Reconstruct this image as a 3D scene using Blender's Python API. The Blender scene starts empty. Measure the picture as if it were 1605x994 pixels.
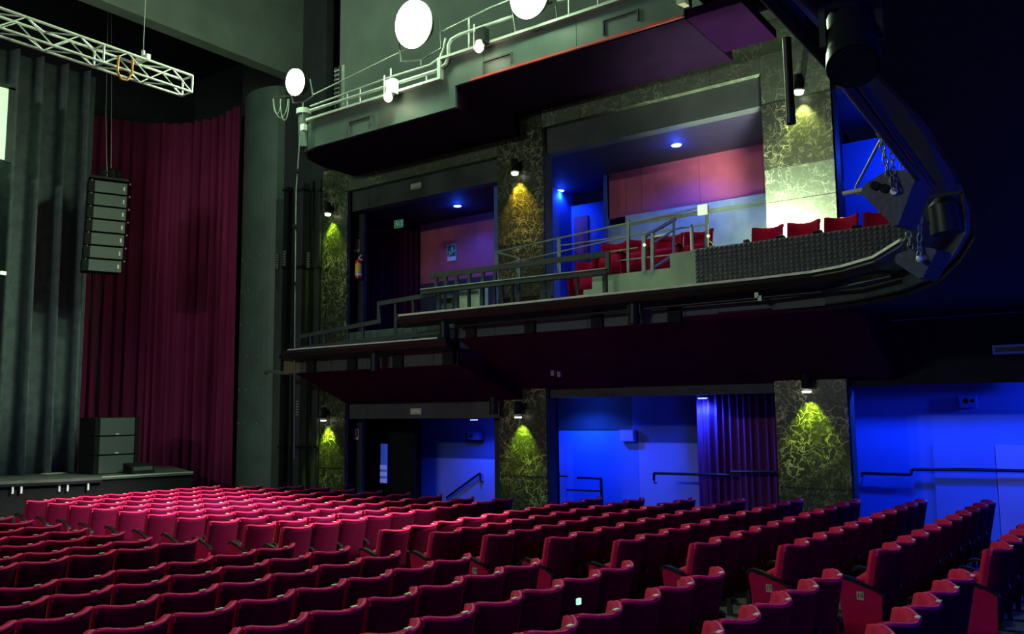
import bpy, bmesh, math, random
from mathutils import Vector, Matrix
random.seed(7)
S = bpy.context.scene
COL = S.collection
R = math.radians
# ------------------------------------------------------------------ camera
# world: X runs from the stage to the rear, Y towards the side wall, Z up; the lens is at the origin
F = 1329.0
pitch, roll, yaw = R(6.467), R(-.629), R(35.825)
fw = Vector((-math.sin(yaw)*math.cos(pitch), math.cos(yaw)*math.cos(pitch), math.sin(pitch)))
r0 = Vector((math.cos(yaw), math.sin(yaw), 0)); u0 = r0.cross(fw)
rt = r0*math.cos(roll)+u0*math.sin(roll); up = -r0*math.sin(roll)+u0*math.cos(roll)
cd = bpy.data.cameras.new('camera'); cam = bpy.data.objects.new('camera', cd); COL.objects.link(cam)
cd.sensor_width = 36; cd.lens = F/1605*36; cd.clip_start = .05; cd.clip_end = 200
cam.matrix_world = Matrix((rt, up, -fw)).transposed().to_4x4()
S.camera = cam
# ------------------------------------------------------------------ world and exposure
w = bpy.data.worlds.new('world'); S.world = w; w.use_nodes = True
w.node_tree.nodes['Background'].inputs[0].default_value = (.10, .14, 1, 1)
w.node_tree.nodes['Background'].inputs[1].default_value = .012
S.view_settings.view_transform = 'Standard'; S.view_settings.look = 'None'
S.view_settings.exposure = 0; S.view_settings.gamma = 1; S.view_settings.use_curve_mapping = False
# ------------------------------------------------------------------ rays: a pixel of the survey becomes a point on a known plane
def dirn(u, v):
    return rt*((u-802.5)/F) + up*((497-v)/F) + fw
def oy(u, v, Y): d = dirn(u, v); return d*(Y/d.y)
def ox(u, v, X): d = dirn(u, v); return d*(X/d.x)
def oz(u, v, Z): d = dirn(u, v); return d*(Z/d.z)
def proj(p):
    q = (p.dot(rt), p.dot(up), p.dot(fw)); 
    if q[2] < .1: return (-9999, -9999)
    return (802.5+F*q[0]/q[2], 497-F*q[1]/q[2])
# ------------------------------------------------------------------ lights
def point(loc, power, col, size=.15):
    l = bpy.data.lights.new('light', 'POINT'); l.energy = power; l.color = col; l.shadow_soft_size = size
    o = bpy.data.objects.new('light', l); o.location = loc; COL.objects.link(o); return o
def spot(loc, tgt, power, col, ang, size=.05, blend=.5):
    l = bpy.data.lights.new('light', 'SPOT'); l.energy = power; l.color = col; l.shadow_soft_size = size
    l.spot_size = R(ang); l.spot_blend = blend
    o = bpy.data.objects.new('light', l); o.location = loc; COL.objects.link(o)
    o.rotation_euler = (Vector(tgt)-Vector(loc)).to_track_quat('-Z', 'Y').to_euler(); return o
GREEN = (.66, 1, .60); BLUE = (.01, .07, 1)
FL = [(-14.78, 12.3, 7.55), (-11.17, 12.3, 7.88), (-8.33, 12.3, 7.6)]     # the three floodlights on the upper tier
for p, e, tx in zip(FL, (520, 1300, 850), (-16, -13, -9)):
    spot((p[0], p[1]-.3, p[2]-.06), (tx, 2, -1), e, GREEN, 150, .22, .5)
    point((p[0], p[1]-.45, p[2]+.1), e*.17, GREEN, .2)      # spill of the open lamp onto the wall behind
for x, e in ((-15.5, 1050), (-12.5, 1280), (-10.2, 700)): point((x, -11.5, 7.3), e, (.85, 1, .84), .3)   # their twins on the opposite tier
for tx, ty, e in ((-9.0, 9.4, 8500), (-12.4, 9.5, 12500), (-16.2, 9.6, 15000)): spot((-4.4, 10.2, 6.7), (tx, ty, -1.8), e, (1, .93, .9), 24, .12, .9)   # front-of-house lamps on the front stalls
for x, y, e in ((3.2, 2.0, 190), (3.2, 7, 190), (3.6, -2, 190)): point((x, y, 1.2), e, (.03, .05, 1), .15)   # blue lights under the rear balcony
# ------------------------------------------------------------------ materials
def mat(name, col, rough=.6, metal=0, var=.15, scale=8, bump=0, spec=.5, col2=None, emit=None, es=1, sheen=0, stretch=None):
    m = bpy.data.materials.new(name); m.use_nodes = True; nt = m.node_tree; b = nt.nodes['Principled BSDF']
    b.inputs['Roughness'].default_value = rough; b.inputs['Metallic'].default_value = metal
    b.inputs['Specular IOR Level'].default_value = spec
    if sheen: b.inputs['Sheen Weight'].default_value = sheen; b.inputs['Sheen Roughness'].default_value = .4; b.inputs['Sheen Tint'].default_value = (1, .25, .4, 1)
    tc = nt.nodes.new('ShaderNodeTexCoord'); n = nt.nodes.new('ShaderNodeTexNoise'); n.inputs['Scale'].default_value = scale; n.inputs['Detail'].default_value = 5
    mp = nt.nodes.new('ShaderNodeMapping'); nt.links.new(tc.outputs['Object'], mp.inputs[0]); nt.links.new(mp.outputs[0], n.inputs[0])
    if stretch: mp.inputs['Scale'].default_value = stretch
    cr = nt.nodes.new('ShaderNodeValToRGB'); nt.links.new(n.outputs[0], cr.inputs[0])
    c2 = col2 or tuple(c*(1-var) for c in col)
    c1 = col if col2 else tuple(min(1, c*(1+var)) for c in col)
    cr.color_ramp.elements[0].position = .3; cr.color_ramp.elements[1].position = .7
    cr.color_ramp.elements[0].color = (*c2, 1); cr.color_ramp.elements[1].color = (*c1, 1)
    nt.links.new(cr.outputs[0], b.inputs['Base Color'])
    if bump:
        bp = nt.nodes.new('ShaderNodeBump'); bp.inputs['Strength'].default_value = bump; bp.inputs['Distance'].default_value = .02
        nt.links.new(n.outputs[0], bp.inputs['Height']); nt.links.new(bp.outputs[0], b.inputs['Normal'])
    if emit: b.inputs['Emission Color'].default_value = (*emit, 1); b.inputs['Emission Strength'].default_value = es
    return m
def marble(name, dark, vein, sc, seed):
    m = bpy.data.materials.new(name); m.use_nodes = True; nt = m.node_tree; b = nt.nodes['Principled BSDF']
    N = nt.nodes.new; L = nt.links.new
    b.inputs['Roughness'].default_value = .35
    g = N('ShaderNodeNewGeometry'); mp = N('ShaderNodeMapping'); mp.inputs['Location'].default_value = (seed*3.1, seed*1.7, seed*2.3); L(g.outputs['Position'], mp.inputs[0])
    ns = N('ShaderNodeTexNoise'); ns.inputs['Scale'].default_value = 3.5; ns.inputs['Detail'].default_value = 6; L(mp.outputs[0], ns.inputs[0])
    mx = N('ShaderNodeMixRGB'); mx.blend_type = 'LINEAR_LIGHT'; mx.inputs[0].default_value = .33; L(mp.outputs[0], mx.inputs[1]); L(ns.outputs['Color'], mx.inputs[2])
    v = N('ShaderNodeTexVoronoi'); v.feature = 'DISTANCE_TO_EDGE'; v.inputs['Scale'].default_value = sc; L(mx.outputs[0], v.inputs[0])
    r1 = N('ShaderNodeValToRGB'); L(v.outputs['Distance'], r1.inputs[0])
    r1.color_ramp.elements[0].color = (1, 1, 1, 1); r1.color_ramp.elements[1].color = (0, 0, 0, 1); r1.color_ramp.elements[1].position = .06
    n2 = N('ShaderNodeTexNoise'); n2.inputs['Scale'].default_value = 1.6; n2.inputs['Detail'].default_value = 4; L(mp.outputs[0], n2.inputs[0])
    r2 = N('ShaderNodeValToRGB'); L(n2.outputs[0], r2.inputs[0]); r2.color_ramp.elements[0].position = .42; r2.color_ramp.elements[1].position = .62
    n3 = N('ShaderNodeTexNoise'); n3.inputs['Scale'].default_value = 14; n3.inputs['Detail'].default_value = 8; L(mx.outputs[0], n3.inputs[0])
    r3 = N('ShaderNodeValToRGB'); L(n3.outputs[0], r3.inputs[0]); r3.color_ramp.elements[0].position = .5; r3.color_ramp.elements[1].position = .85
    r3.color_ramp.elements[0].color = (*dark, 1); r3.color_ramp.elements[1].color = tuple(d*.6+v_*.35 for d, v_ in zip(dark, vein))+(1,)
    mul = N('ShaderNodeMath'); mul.operation = 'MULTIPLY'; L(r1.outputs[0], mul.inputs[0]); L(r2.outputs[0], mul.inputs[1])
    ad = N('ShaderNodeMixRGB'); L(mul.outputs[0], ad.inputs[0]); L(r3.outputs[0], ad.inputs[1]); ad.inputs[2].default_value = (*vein, 1)
    L(ad.outputs[0], b.inputs['Base Color']); return m
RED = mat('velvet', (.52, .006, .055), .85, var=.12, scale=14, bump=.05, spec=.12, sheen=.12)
RED_SHADE = mat('velvet_shade', (.085, .0012, .019), .9, var=.12, scale=14, bump=.05, spec=.08)  # same velvet darkened, shade of the seat backs put into the colour
REDP = mat('velvet_piping', (.92, .025, .14), .7, var=.08, scale=20, spec=.2, sheen=.2)
BLK = mat('black_metal', (.010, .012, .014), .42, .2, bump=.02, spec=.35)
BLKW = mat('black_wood', (.012, .012, .013), .3, 0, spec=.5)
MATT = mat('matt_black', (.01, .011, .012), .8, spec=.2)
GOLD = mat('brass', (.95, .88, .55), .35, .1)
PLATE = mat('number_plate', (.5, .42, .25), .5, .3)
INK = mat('ink', (.02, .02, .02), .7)
GREY = mat('fascia_grey', (.048, .070, .070), .6, var=.15, scale=3)
GREYL = mat('fascia_light', (.46, .53, .48), .55, var=.2, scale=2, bump=.03)
CONC = mat('painted_concrete', (.36, .43, .34), .7, var=.18, scale=3, bump=.04)
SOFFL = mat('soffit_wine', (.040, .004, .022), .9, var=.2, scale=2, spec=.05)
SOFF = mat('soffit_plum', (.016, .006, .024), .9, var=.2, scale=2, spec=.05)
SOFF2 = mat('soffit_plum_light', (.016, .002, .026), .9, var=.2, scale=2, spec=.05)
DARK = mat('dark_paint', (.03, .034, .04), .7, var=.2, scale=2)
DARKG = mat('dark_grey_paint', (.06, .07, .072), .7, var=.2, scale=2)
WALLU = mat('upper_wall', (.26, .32, .28), .8, var=.12, scale=1.2, bump=.03)
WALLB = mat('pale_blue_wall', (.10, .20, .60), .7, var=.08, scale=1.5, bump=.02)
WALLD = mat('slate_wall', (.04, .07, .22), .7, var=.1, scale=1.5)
PANEL = mat('wainscot', (.26, .28, .60), .6, var=.06, scale=2, bump=.02)
SALM = mat('salmon_wall', (.55, .10, .13), .75, var=.15, scale=2.5, bump=.03)
DRAPE = mat('grey_drape', (.14, .165, .185), .9, var=.2, scale=5, bump=.05, spec=.1)
CURT = mat('wine_curtain', (.26, .025, .10), .85, var=.25, scale=2, stretch=(1, 1, .15), bump=.05, spec=.15, sheen=.15)
CURTD = mat('dark_red_curtain', (.10, .004, .02), .9, var=.25, scale=2, stretch=(1, 1, .15), spec=.1)
CURTV = mat('violet_curtain', (.16, .03, .12), .85, var=.2, scale=2, stretch=(1, 1, .15), spec=.15)
COLM = mat('column_grey', (.095, .14, .125), .5, var=.15, scale=2, bump=.02)
ALU = mat('aluminium', (.85, .9, .82), .4, .15)
STEEL = mat('steel', (.20, .22, .21), .4, .5)
WHITE = mat('white_plastic', (.8, .82, .78), .5)
CREAM = mat('cream_plastic', (.7, .72, .5), .5)
STAGE = mat('stage_floor', (.10, .11, .095), .55, var=.3, scale=3, bump=.03)
FLOOR = mat('floor_dark', (.09, .095, .11), .5, var=.3, scale=4, bump=.03)
FOAM = mat('acoustic_foam', (.17, .16, .19), .8, spec=.15)
SPK = mat('speaker_grille', (.10, .115, .11), .6, var=.2, scale=60, bump=.1)
ORG = mat('orange_cord', (.8, .28, .02), .5)
EXR = mat('extinguisher_red', (.8, .01, .01), .3)
YEL = mat('yellow_label', (.9, .6, .05), .5)
SGREEN = mat('sign_green', (0, .22, .08), .5)
SRED = mat('sign_red', (.3, .01, .06), .5)
LAMPG = mat('flood_glass', (1, 1, 1), .5, emit=(.85, 1, .62), es=40)
LAMPW = mat('warm_bulb', (1, 1, 1), .5, emit=(1, .82, .55), es=9)
LAMPB = mat('blue_downlight_glass', (.3, .5, 1), .5, emit=(.25, .55, 1), es=5)
LAMPP = mat('picture_light_glass', (1, 1, .9), .5, emit=(1, 1, .75), es=2.5)
SCR = mat('lit_screen', (.6, .9, .6), .6, emit=(.55, 1, .5), es=1.0)
PAPER = mat('white_glow', (.9, .95, .85), .6, emit=(.85, 1, .75), es=.8)  # emission imitates light falling on the white boxes; indicator lamps share it
GLOWB = mat('corridor_glow', (.2, .3, 1), .5, emit=(.05, .10, .8), es=.35)
MB_ = [marble('green_marble_%d' % i, d, v, s, i) for i, (d, v, s) in enumerate([((.028, .034, .02), (.55, .58, .30), 5.2), ((.085, .105, .07), (.30, .36, .25), 4.0), ((.022, .026, .016), (.65, .62, .34), 5.2)])]
# ------------------------------------------------------------------ builders
class MB:
    def __init__(s): s.v = []; s.f = []; s.sm = []
    def add(s, vs, fs, smooth=False):
        n = len(s.v); s.v += [tuple(v) for v in vs]; s.f += [tuple(i+n for i in f) for f in fs]; s.sm += [smooth]*len(fs); return s
    def box(s, c, d, rot=None):
        hx, hy, hz = d[0]/2, d[1]/2, d[2]/2; vs = [Vector((x, y, z)) for x in (-hx, hx) for y in (-hy, hy) for z in (-hz, hz)]
        if rot is not None: vs = [rot @ v for v in vs]
        return s.add([v+Vector(c) for v in vs], [(0, 1, 3, 2), (4, 6, 7, 5), (0, 4, 5, 1), (2, 3, 7, 6), (0, 2, 6, 4), (1, 5, 7, 3)])
    def b2(s, x0, x1, y0, y1, z0, z1): return s.box(((x0+x1)/2, (y0+y1)/2, (z0+z1)/2), (abs(x1-x0), abs(y1-y0), abs(z1-z0)))
    def bar(s, a, b, w, h=None):
        a = Vector(a); b = Vector(b); d = b-a; L = d.length
        if L < 1e-6: return s
        q = d.to_track_quat('X', 'Z').to_matrix(); return s.box((a+b)/2, (L, w, h or w), q)
    def cyl(s, a, b, r, r2=None, n=10, caps=True):
        a = Vector(a); b = Vector(b); r2 = r if r2 is None else r2; q = (b-a).to_track_quat('Z', 'Y').to_matrix(); vs = []
        for p, rr in ((a, r), (b, r2)):
            for i in range(n): t = 2*math.pi*i/n; vs.append(p+q @ Vector((rr*math.cos(t), rr*math.sin(t), 0)))
        s.add(vs, [(i, (i+1) % n, n+(i+1) % n, n+i) for i in range(n)], True)
        if caps: s.add(vs[:n][::-1], [tuple(range(n))]); s.add(vs[n:], [tuple(range(n))])
        return s
    def tube(s, pts, r, n=6):
        pts = [Vector(p) for p in pts]
        for a, b in zip(pts, pts[1:]): s.cyl(a, b, r, n=n)
        return s
    def ball(s, c, r, n=10, sc=(1, 1, 1)):
        vs = []; fs = []; c = Vector(c); m = n//2
        for j in range(m+1):
            for i in range(n):
                a = math.pi*j/m; t = 2*math.pi*i/n
                vs.append(c+Vector((r*sc[0]*math.sin(a)*math.cos(t), r*sc[1]*math.sin(a)*math.sin(t), r*sc[2]*math.cos(a))))
        for j in range(m):
            for i in range(n): fs.append((j*n+i, (j+1)*n+i, (j+1)*n+(i+1) % n, j*n+(i+1) % n))
        return s.add(vs, fs, True)
    def prism(s, poly, z0, z1):
        n = len(poly); vs = [(x, y, z0) for x, y in poly]+[(x, y, z1) for x, y in poly]
        return s.add(vs, [tuple(range(n))[::-1], tuple(range(n, 2*n))]+[(i, (i+1) % n, n+(i+1) % n, n+i) for i in range(n)])
    def slabxz(s, poly, y0, y1):     # polygon in X,Z extruded along Y
        n = len(poly); vs = [(x, y0, z) for x, z in poly]+[(x, y1, z) for x, z in poly]
        return s.add(vs, [tuple(range(n)), tuple(range(n, 2*n))[::-1]]+[(i, n+i, n+(i+1) % n, (i+1) % n) for i in range(n)])
    def sweep(s, path, prof, caps=True, smooth=False):   # profile (outward offset, z) swept along an XY path
        P = [Vector(p) for p in path]; vs = []; m = len(prof)
        for i, p in enumerate(P):
            a = P[max(0, i-1)]; b = P[min(len(P)-1, i+1)]; d = (b-a).normalized(); nr = Vector((d.y, -d.x))
            for o, z in prof: q = p+nr*o; vs.append((q.x, q.y, z))
        fs = [(i*m+j, i*m+(j+1) % m, (i+1)*m+(j+1) % m, (i+1)*m+j) for i in range(len(P)-1) for j in range(m)]
        s.add(vs, fs, smooth)
        if caps: s.add(vs[:m], [tuple(range(m))[::-1]]); s.add(vs[-m:], [tuple(range(m))])
        return s
    def mesh(s, name, m):
        me = bpy.data.meshes.new(name); me.from_pydata([tuple(v) for v in s.v], [], s.f); me.materials.append(m)
        me.polygons.foreach_set('use_smooth', s.sm); me.update()
        bm = bmesh.new(); bm.from_mesh(me); bmesh.ops.recalc_face_normals(bm, faces=bm.faces); bm.to_mesh(me); bm.free(); return me
    def build(s, name, m, parent=None, label=None):
        o = bpy.data.objects.new(name, s.mesh(name, m)); COL.objects.link(o)
        if parent: o.parent = parent; o.matrix_parent_inverse = Matrix.Translation(-Vector(parent.location)) if not parent.parent else Matrix()
        if label: o['label'] = label
        return o
def tag(o, label, cat, group=None):
    o['label'] = label; o['category'] = cat
    if group: o['group'] = group
    return o
def thing(name, label, cat, loc=(0, 0, 0), group=None):
    o = bpy.data.objects.new(name, None); COL.objects.link(o); o.location = loc; o.empty_display_size = .1
    return tag(o, label, cat, group)
def struct(name, mb, m, parent=None):
    o = mb.build(name, m, parent)
    if not parent: o['kind'] = 'structure'
    return o
def cloth(path, z0, z1, folds, amp, thick=.03, seed=1, per=10, flare=0):
    """a pleated sheet hung along a path; returns MB"""
    rnd = random.Random(seed); P = [Vector(p) for p in path]; seg = [0]
    for a, b in zip(P, P[1:]): seg.append(seg[-1]+(b-a).length)
    T = seg[-1]; n = folds*per; ph = [rnd.uniform(-.5, .5) for _ in range(folds+2)]; am = [rnd.uniform(.4, 1.3) for _ in range(folds+2)]
    pts = []
    for i in range(n+1):
        t = T*i/n; groove = flare < 0; k = max(j for j in range(len(seg)) if seg[j] <= t+1e-9); k = min(k, len(P)-2)
        d = (P[k+1]-P[k]).normalized(); p = P[k]+d*(t-seg[k]); nr = Vector((d.y, -d.x)); q = i/per; j = int(q)
        a = am[j]*(1-(q-j))+am[j+1]*(q-j); h = ph[j]*(1-(q-j))+ph[j+1]*(q-j)
        pts.append((p, nr, d, (.3-math.exp(-((q-j-.5+ph[j]*.15)/.13)**2))*amp*1.6 if groove else math.sin(2*math.pi*(q+h*.6))*amp*a))
    rows = 6; vs = []; fs = []; m = n+1
    for side in (0, 1):
        for r in range(rows+1):
            f = r/rows; z = z0+(z1-z0)*f; g = .75+.35*(1-f)+max(0, flare)*(1-f)**3
            for p, nr, d, o in pts:
                q = p+nr*(o*g-(thick if side else 0)); vs.append((q.x, q.y, z))
    B = (rows+1)*m
    for side in (0, 1):
        for r in range(rows):
            for i in range(n): a = side*B+r*m+i; fs.append((a, a+1, a+m+1, a+m))
    for i in range(n): fs.append((i, i+1, B+i+1, B+i)); t = rows*m+i; fs.append((t, t+1, B+t+1, B+t))
    for r in range(rows): a = r*m; fs.append((a, a+m, B+a+m, B+a)); a = r*m+n; fs.append((a, a+m, B+a+m, B+a))
    return MB().add(vs, fs, True)
def text(s, size, m, name='number', parent=None, mw=None):
    c = bpy.data.curves.new('t', 'FONT'); c.body = s; c.size = size; c.extrude = .001; c.align_x = 'CENTER'; c.align_y = 'CENTER'
    o = bpy.data.objects.new('t', c); COL.objects.link(o); bpy.context.view_layer.update()
    me = bpy.data.meshes.new_from_object(o.evaluated_get(bpy.context.evaluated_depsgraph_get())); bpy.data.objects.remove(o)
    me.materials.clear(); me.materials.append(m)
    q = bpy.data.objects.new(name, me); COL.objects.link(q)
    if parent: q.parent = parent
    if mw is not None: q.matrix_local = mw
    return q

# ================================================================== STRUCTURE
def ztop(X): return max(-1.60, -1.25+.036*(X+1))
def zf(X): return ztop(X)-.93
fl = MB(); xs = [-24, -19.5, -11]+[-10+i for i in range(0, 15)]
for a, b in zip(xs, xs[1:]):
    fl.add([(a, -9, zf(a)), (b, -9, zf(b)), (b, 18, zf(b)), (a, 18, zf(a)), (a, -9, -3.2), (b, -9, -3.2), (b, 18, -3.2), (a, 18, -3.2)], [(0, 1, 2, 3), (4, 7, 6, 5), (0, 4, 5, 1), (3, 2, 6, 7), (0, 3, 7, 4), (1, 5, 6, 2)])
struct('floor', fl, FLOOR)
YP = 14.6
# side wall: opening surrounds between the piers; world bays A, B, C
xA0, xA1, xB0, xB1, xC0 = -15.63, -10.9, -9.7, -4.95, -3.75
wall = bpy.data.objects.new('wall_side', None); COL.objects.link(wall); wall['kind'] = 'structure'
MB().b2(-16.0, 4, YP+.02, YP+.3, 6.9, 12.3).build('upper_wall_panel', WALLU, wall)
MB().b2(-18.4, -16.56, YP+.05, YP+.3, -2.8, 12.3).build('dark_wall_panel', DARK, wall)
MB().b2(-21, -16.0, 15.3, 15.5, 6.0, 12.3).build('dark_wall_panel', DARK, wall)
# marble lintels made of slabs
def lintel(x0, x1, z0, z1, n, mi, y0=YP, y1=YP+.35):
    w_ = (x1-x0)/n
    for i in range(n): MB().b2(x0+i*w_+.004, x0+(i+1)*w_-.004, y0, y1, z0, z1).build('marble_slab', MB_[mi], wall)
lintel(xA0+.004, xA1-.004, 5.64, 6.30, 5, 1); lintel(xB0+.004, xB1-.004, 6.05, 6.72, 5, 1)
# recessed dark fascias under the lintels
for x0, x1, z0, z1 in ((xA0, xA1, 5.13, 5.66), (xB0, xB1, 5.50, 6.08), (xC0, 3, 5.5, 6.6)): MB().b2(x0, x1, YP+.15, YP+.42, z0, z1).build('head_panel', DARKG, wall)
# lower head panels
MB().b2(xA0, xA1, YP+.12, YP+.4, -.10, .75).build('head_panel', DARKG, wall)
MB().b2(xB0, xB1, YP+.12, YP+.4, .30, 1.42).build('head_panel', DARK, wall)
MB().b2(xC0, 3.4, YP+.12, YP+.4, .38, 1.42).build('head_panel', MATT, wall)
# foyer behind the lower openings
rear = bpy.data.objects.new('wall_foyer', None); COL.objects.link(rear); rear['kind'] = 'structure'
MB().b2(-18.5, -15.3, 17, 17.2, -2.9, .2).build('wall_panel', DARK, rear)
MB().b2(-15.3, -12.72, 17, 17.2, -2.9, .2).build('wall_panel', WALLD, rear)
MB().b2(-15.25, -12.76, 16.96, 17.0, -2.9, -1.14).build('wainscot_panel', PANEL, rear)
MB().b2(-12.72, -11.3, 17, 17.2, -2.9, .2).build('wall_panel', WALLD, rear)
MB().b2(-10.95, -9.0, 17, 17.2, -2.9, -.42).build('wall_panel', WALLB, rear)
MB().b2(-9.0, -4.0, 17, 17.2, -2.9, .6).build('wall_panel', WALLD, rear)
MB().b2(-10.95, -9.0, 17, 17.2, -.40, .6).build('wall_panel', DARK, rear)
MB().b2(-9.3, -8.85, 16.97, 17.0, -2.9, -.68).build('wainscot_panel', WALLB, rear)
MB().b2(-8.84, -4.1, 16.96, 17.0, -2.9, -.68).build('wainscot_panel', PANEL, rear)
MB().b2(-11.3, -11.1, 14.95, 17.2, -2.9, 1).build('wall_panel', DARK, rear)
MB().b2(-4.35, -4.2, 15.2, 17.2, -2.9, 1).build('wall_panel', DARK, rear)
MB().b2(-4.2, 3.5, 16.6, 16.8, -2.9, .9).build('wall_panel', WALLB, rear)
MB().b2(-2.85, -1.9, 16.56, 16.6, -2.9, -.63).build('wainscot_panel', WALLB, rear)
MB().b2(-1.89, 3.5, 16.55, 16.6, -2.9, -.63).build('wainscot_panel', PANEL, rear)
# foyer ceilings
struct('ceiling_foyer', MB().b2(-18.5, -11.1, YP+.4, 17.2, .2, .3).b2(-11.1, -4.2, YP+.4, 17.2, .36, .5).b2(-4.2, 3.5, YP+.4, 16.8, .9, 1.0), DARK)
# gallery rooms behind the upper openings
gal = bpy.data.objects.new('wall_gallery', None); COL.objects.link(gal); gal['kind'] = 'structure'
MB().b2(-15.32, -11.3, 17, 17.2, 3.5, 5.5).build('wall_panel', SALM, gal)
MB().b2(-15.32, -11.3, 17, 17.2, 1, 3.5).build('wall_panel', DARK, gal)
MB().b2(-11.3, -11.1, YP+.4, 18.2, 1, 6).build('wall_panel', WALLB, gal)
MB().b2(-11.1, -9.55, 18, 18.2, 1, 5.2).build('wall_panel', WALLB, gal)
MB().b2(-11.0, -10.6, 17.96, 18.0, 2, 4.9).build('wall_panel', SALM, gal)
MB().b2(-9.6, -9.5, 17.0, 18.2, 1, 5.6).build('wall_panel', WALLB, gal)
for a, b in zip([-9.45, -9.0, -8.6, -7.2, -5.8], [-9.0, -8.6, -7.2, -5.8, -4.2]): MB().b2(a+.004, b-.004, 17-.01*(a > -8.9), 17.2, 4.46, 5.6).build('wall_panel', SALM, gal)
MB().b2(-9.0, -4.2, 16.93, 17.2, 4.30, 4.45).build('dado_rail', CONC, gal)
MB().b2(-9.5, -4.2, 17, 17.2, 1, 4.30).build('wall_panel', CONC, gal)
MB().b2(-16.7, -15.46, 15.02, 15.12, 1, 5.6).build('wall_panel', DARK, gal); MB().b2(-16.7, -15.46, 15.02, 15.12, -2.9, .2).build('wall_panel', DARK, rear)
MB().b2(-18, -15.32, 17, 17.2, 1, 5.6).build('wall_panel', DARK, gal)
MB().b2(-4.35, -4.2, 15.2, 17.2, 1, 6).build('wall_panel', DARK, gal)
MB().b2(-4.2, 3, 17, 17.2, 1, 5.2).build('wall_panel', WALLB, gal)
struct('ceiling_gallery', MB().b2(-18, -11.3, YP+.4, 17.2, 5.14, 5.3).b2(-11.3, -4.35, YP+.4, 18.2, 5.52, 5.7).b2(-4.3, 3, YP+.4, 17.2, 5.52, 5.7), mat('gallery_ceiling', (.016, .012, .04), .7))
# auditorium ceiling and the proscenium header
struct('ceiling', MB().b2(-17.5, 4, -8, 15.5, 12.3, 12.5), WALLU)
struct('wall_stage', MB().b2(-17.9, -17.5, -2, 13.2, 9.05, 12.4).b2(-17.9, -17.5, 13.2, 15.4, 9.05, 12.4), mat('header_paint', (.11, .13, .125), .8, var=.15, scale=1.5))
struct('wall_stage_back', MB().b2(-27, -26.8, 4, 18, -3, 12.3).b2(-27, -17, 17.5, 17.7, -3, 12.3).b2(-27, -17.9, 4, 17.6, 12.2, 12.3), DARK)
# ------------------------------------------------------------------ stage
stg = bpy.data.objects.new('floor_stage', None); COL.objects.link(stg); stg['kind'] = 'structure'
edge = [(-20.9, 8.0), (-20.62, 8.9), (-20.1, 9.9), (-19.82, 10.8), (-19.4, 12.95), (-20.4, 13.4), (-26.5, 16), (-26.5, 3), (-21.5, 3)]
MB().prism(edge, -1.46, -1.40).build('stage_boards', STAGE, stg)
MB().prism([(x+(-.06), y) for x, y in edge], -2.6, -1.46).build('stage_front', MATT, stg)
MB().sweep([(-20.9, 8.0), (-20.62, 8.9), (-20.1, 9.9), (-19.82, 10.8)], [(-.02, -1.52), (.08, -1.52), (.08, -1.46), (-.02, -1.46)]).build('edge_trim', BLK, stg)
MB().sweep([(-19.82, 10.8), (-19.4, 12.95)], [(.0, -1.41), (.012, -1.41), (.012, -1.385), (.0, -1.385)]).build('edge_strip', GREYL, stg)
for p in ((-20.5, 9.1), (-20.42, 9.25), (-20.13, 9.95), (-20.05, 10.1), (-19.9, 10.5)): MB().box((p[0]+.04, p[1], -1.6), (.03, .04, .16)).build('latch', ALU, stg)
# ================================================================== PIERS
def pier(x0, x1, zt, joints, label, mats, dp=.36):
    t = thing('marble_pier', label, 'pillar', ((x0+x1)/2, YP+.3, -2.6))
    MB().b2(x0+.02, x1-.02, YP+.03, YP+dp, -2.7, zt).build('core', DARK, t)
    zs = joints
    for i, (a, b) in enumerate(zip(zs, zs[1:])):
        MB().b2(x0, x1, YP-.004*(i % 2), YP+.05, a+.003, b-.003).build('marble_slab', MB_[mats[i % len(mats)]], t)
        for xx in (x0, x1): MB().b2(xx-.02, xx+.02, YP+.05, YP+dp-.02, a+.003, b-.003).build('edge_slab', DARK, t)
    return t
pier(-16.55, xA0, 6.3, [-2.6, -1.3, -.1, 1.1, 2.3, 3.5, 4.7, 5.64, 6.3], 'green marble pier nearest the stage beside the dark pipes', [0, 0], .12)
pier(xA1, xB0, 6.75, [-2.6, -1.3, -.1, 1.1, 2.35, 3.6, 4.85, 6.05, 6.75], 'middle green marble pier between the two wide openings', [0, 0])
pier(xB1, xC0, 7.2, [-2.6, -1.3, 1.1, 2.4, 3.65, 4.25, 5.45, 6.35, 7.2], 'widest green marble pier, right of both openings, glaringly lit above', [2, 2, 1, 1, 1, 0, 1, 1])
# wall lamps on the piers
def wall_lamp(x, z, label, col, power, y=YP):
    t = thing('wall_lamp', label, 'lamp', (x, y, z), 'downlights on the marble piers')
    c = Vector((x, y-.17, z))
    MB().cyl(c+Vector((0, 0, .0)), c+Vector((0, 0, .26)), .075, n=16).build('lamp_body', MATT, t)
    MB().b2(x-.04, x+.04, y-.12, y, z+.08, z+.18).build('bracket', MATT, t)
    MB().cyl(c+Vector((0, 0, -.035)), c+Vector((0, 0, -.012)), .092, n=16).build('trim_ring', WHITE, t)
    MB().cyl(c+Vector((0, 0, -.085)), c+Vector((0, 0, -.055)), .07, .078, n=16).build('lens', LAMPP, t)
    spot((x, y-.16, z-.12), (x, y+.04, z-.85), power, col, 75, .03, .7)
YG = (.62, 1, .04); OY = (1, .62, .04)
p = oy(514, 333, YP-.17); wall_lamp(p.x, p.z, 'small downlight on the pier nearest the stage, upper storey', YG, 95)
p = oy(807, 268, YP-.17); wall_lamp(p.x, p.z, 'downlight with amber glow on the middle marble pier, upper storey', OY, 150)
p = oy(1252, 140, YP-.17); wall_lamp(p.x, p.z, 'downlight on the widest pier beside the hanging pipe, upper storey', (.9, 1, .3), 160)
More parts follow.
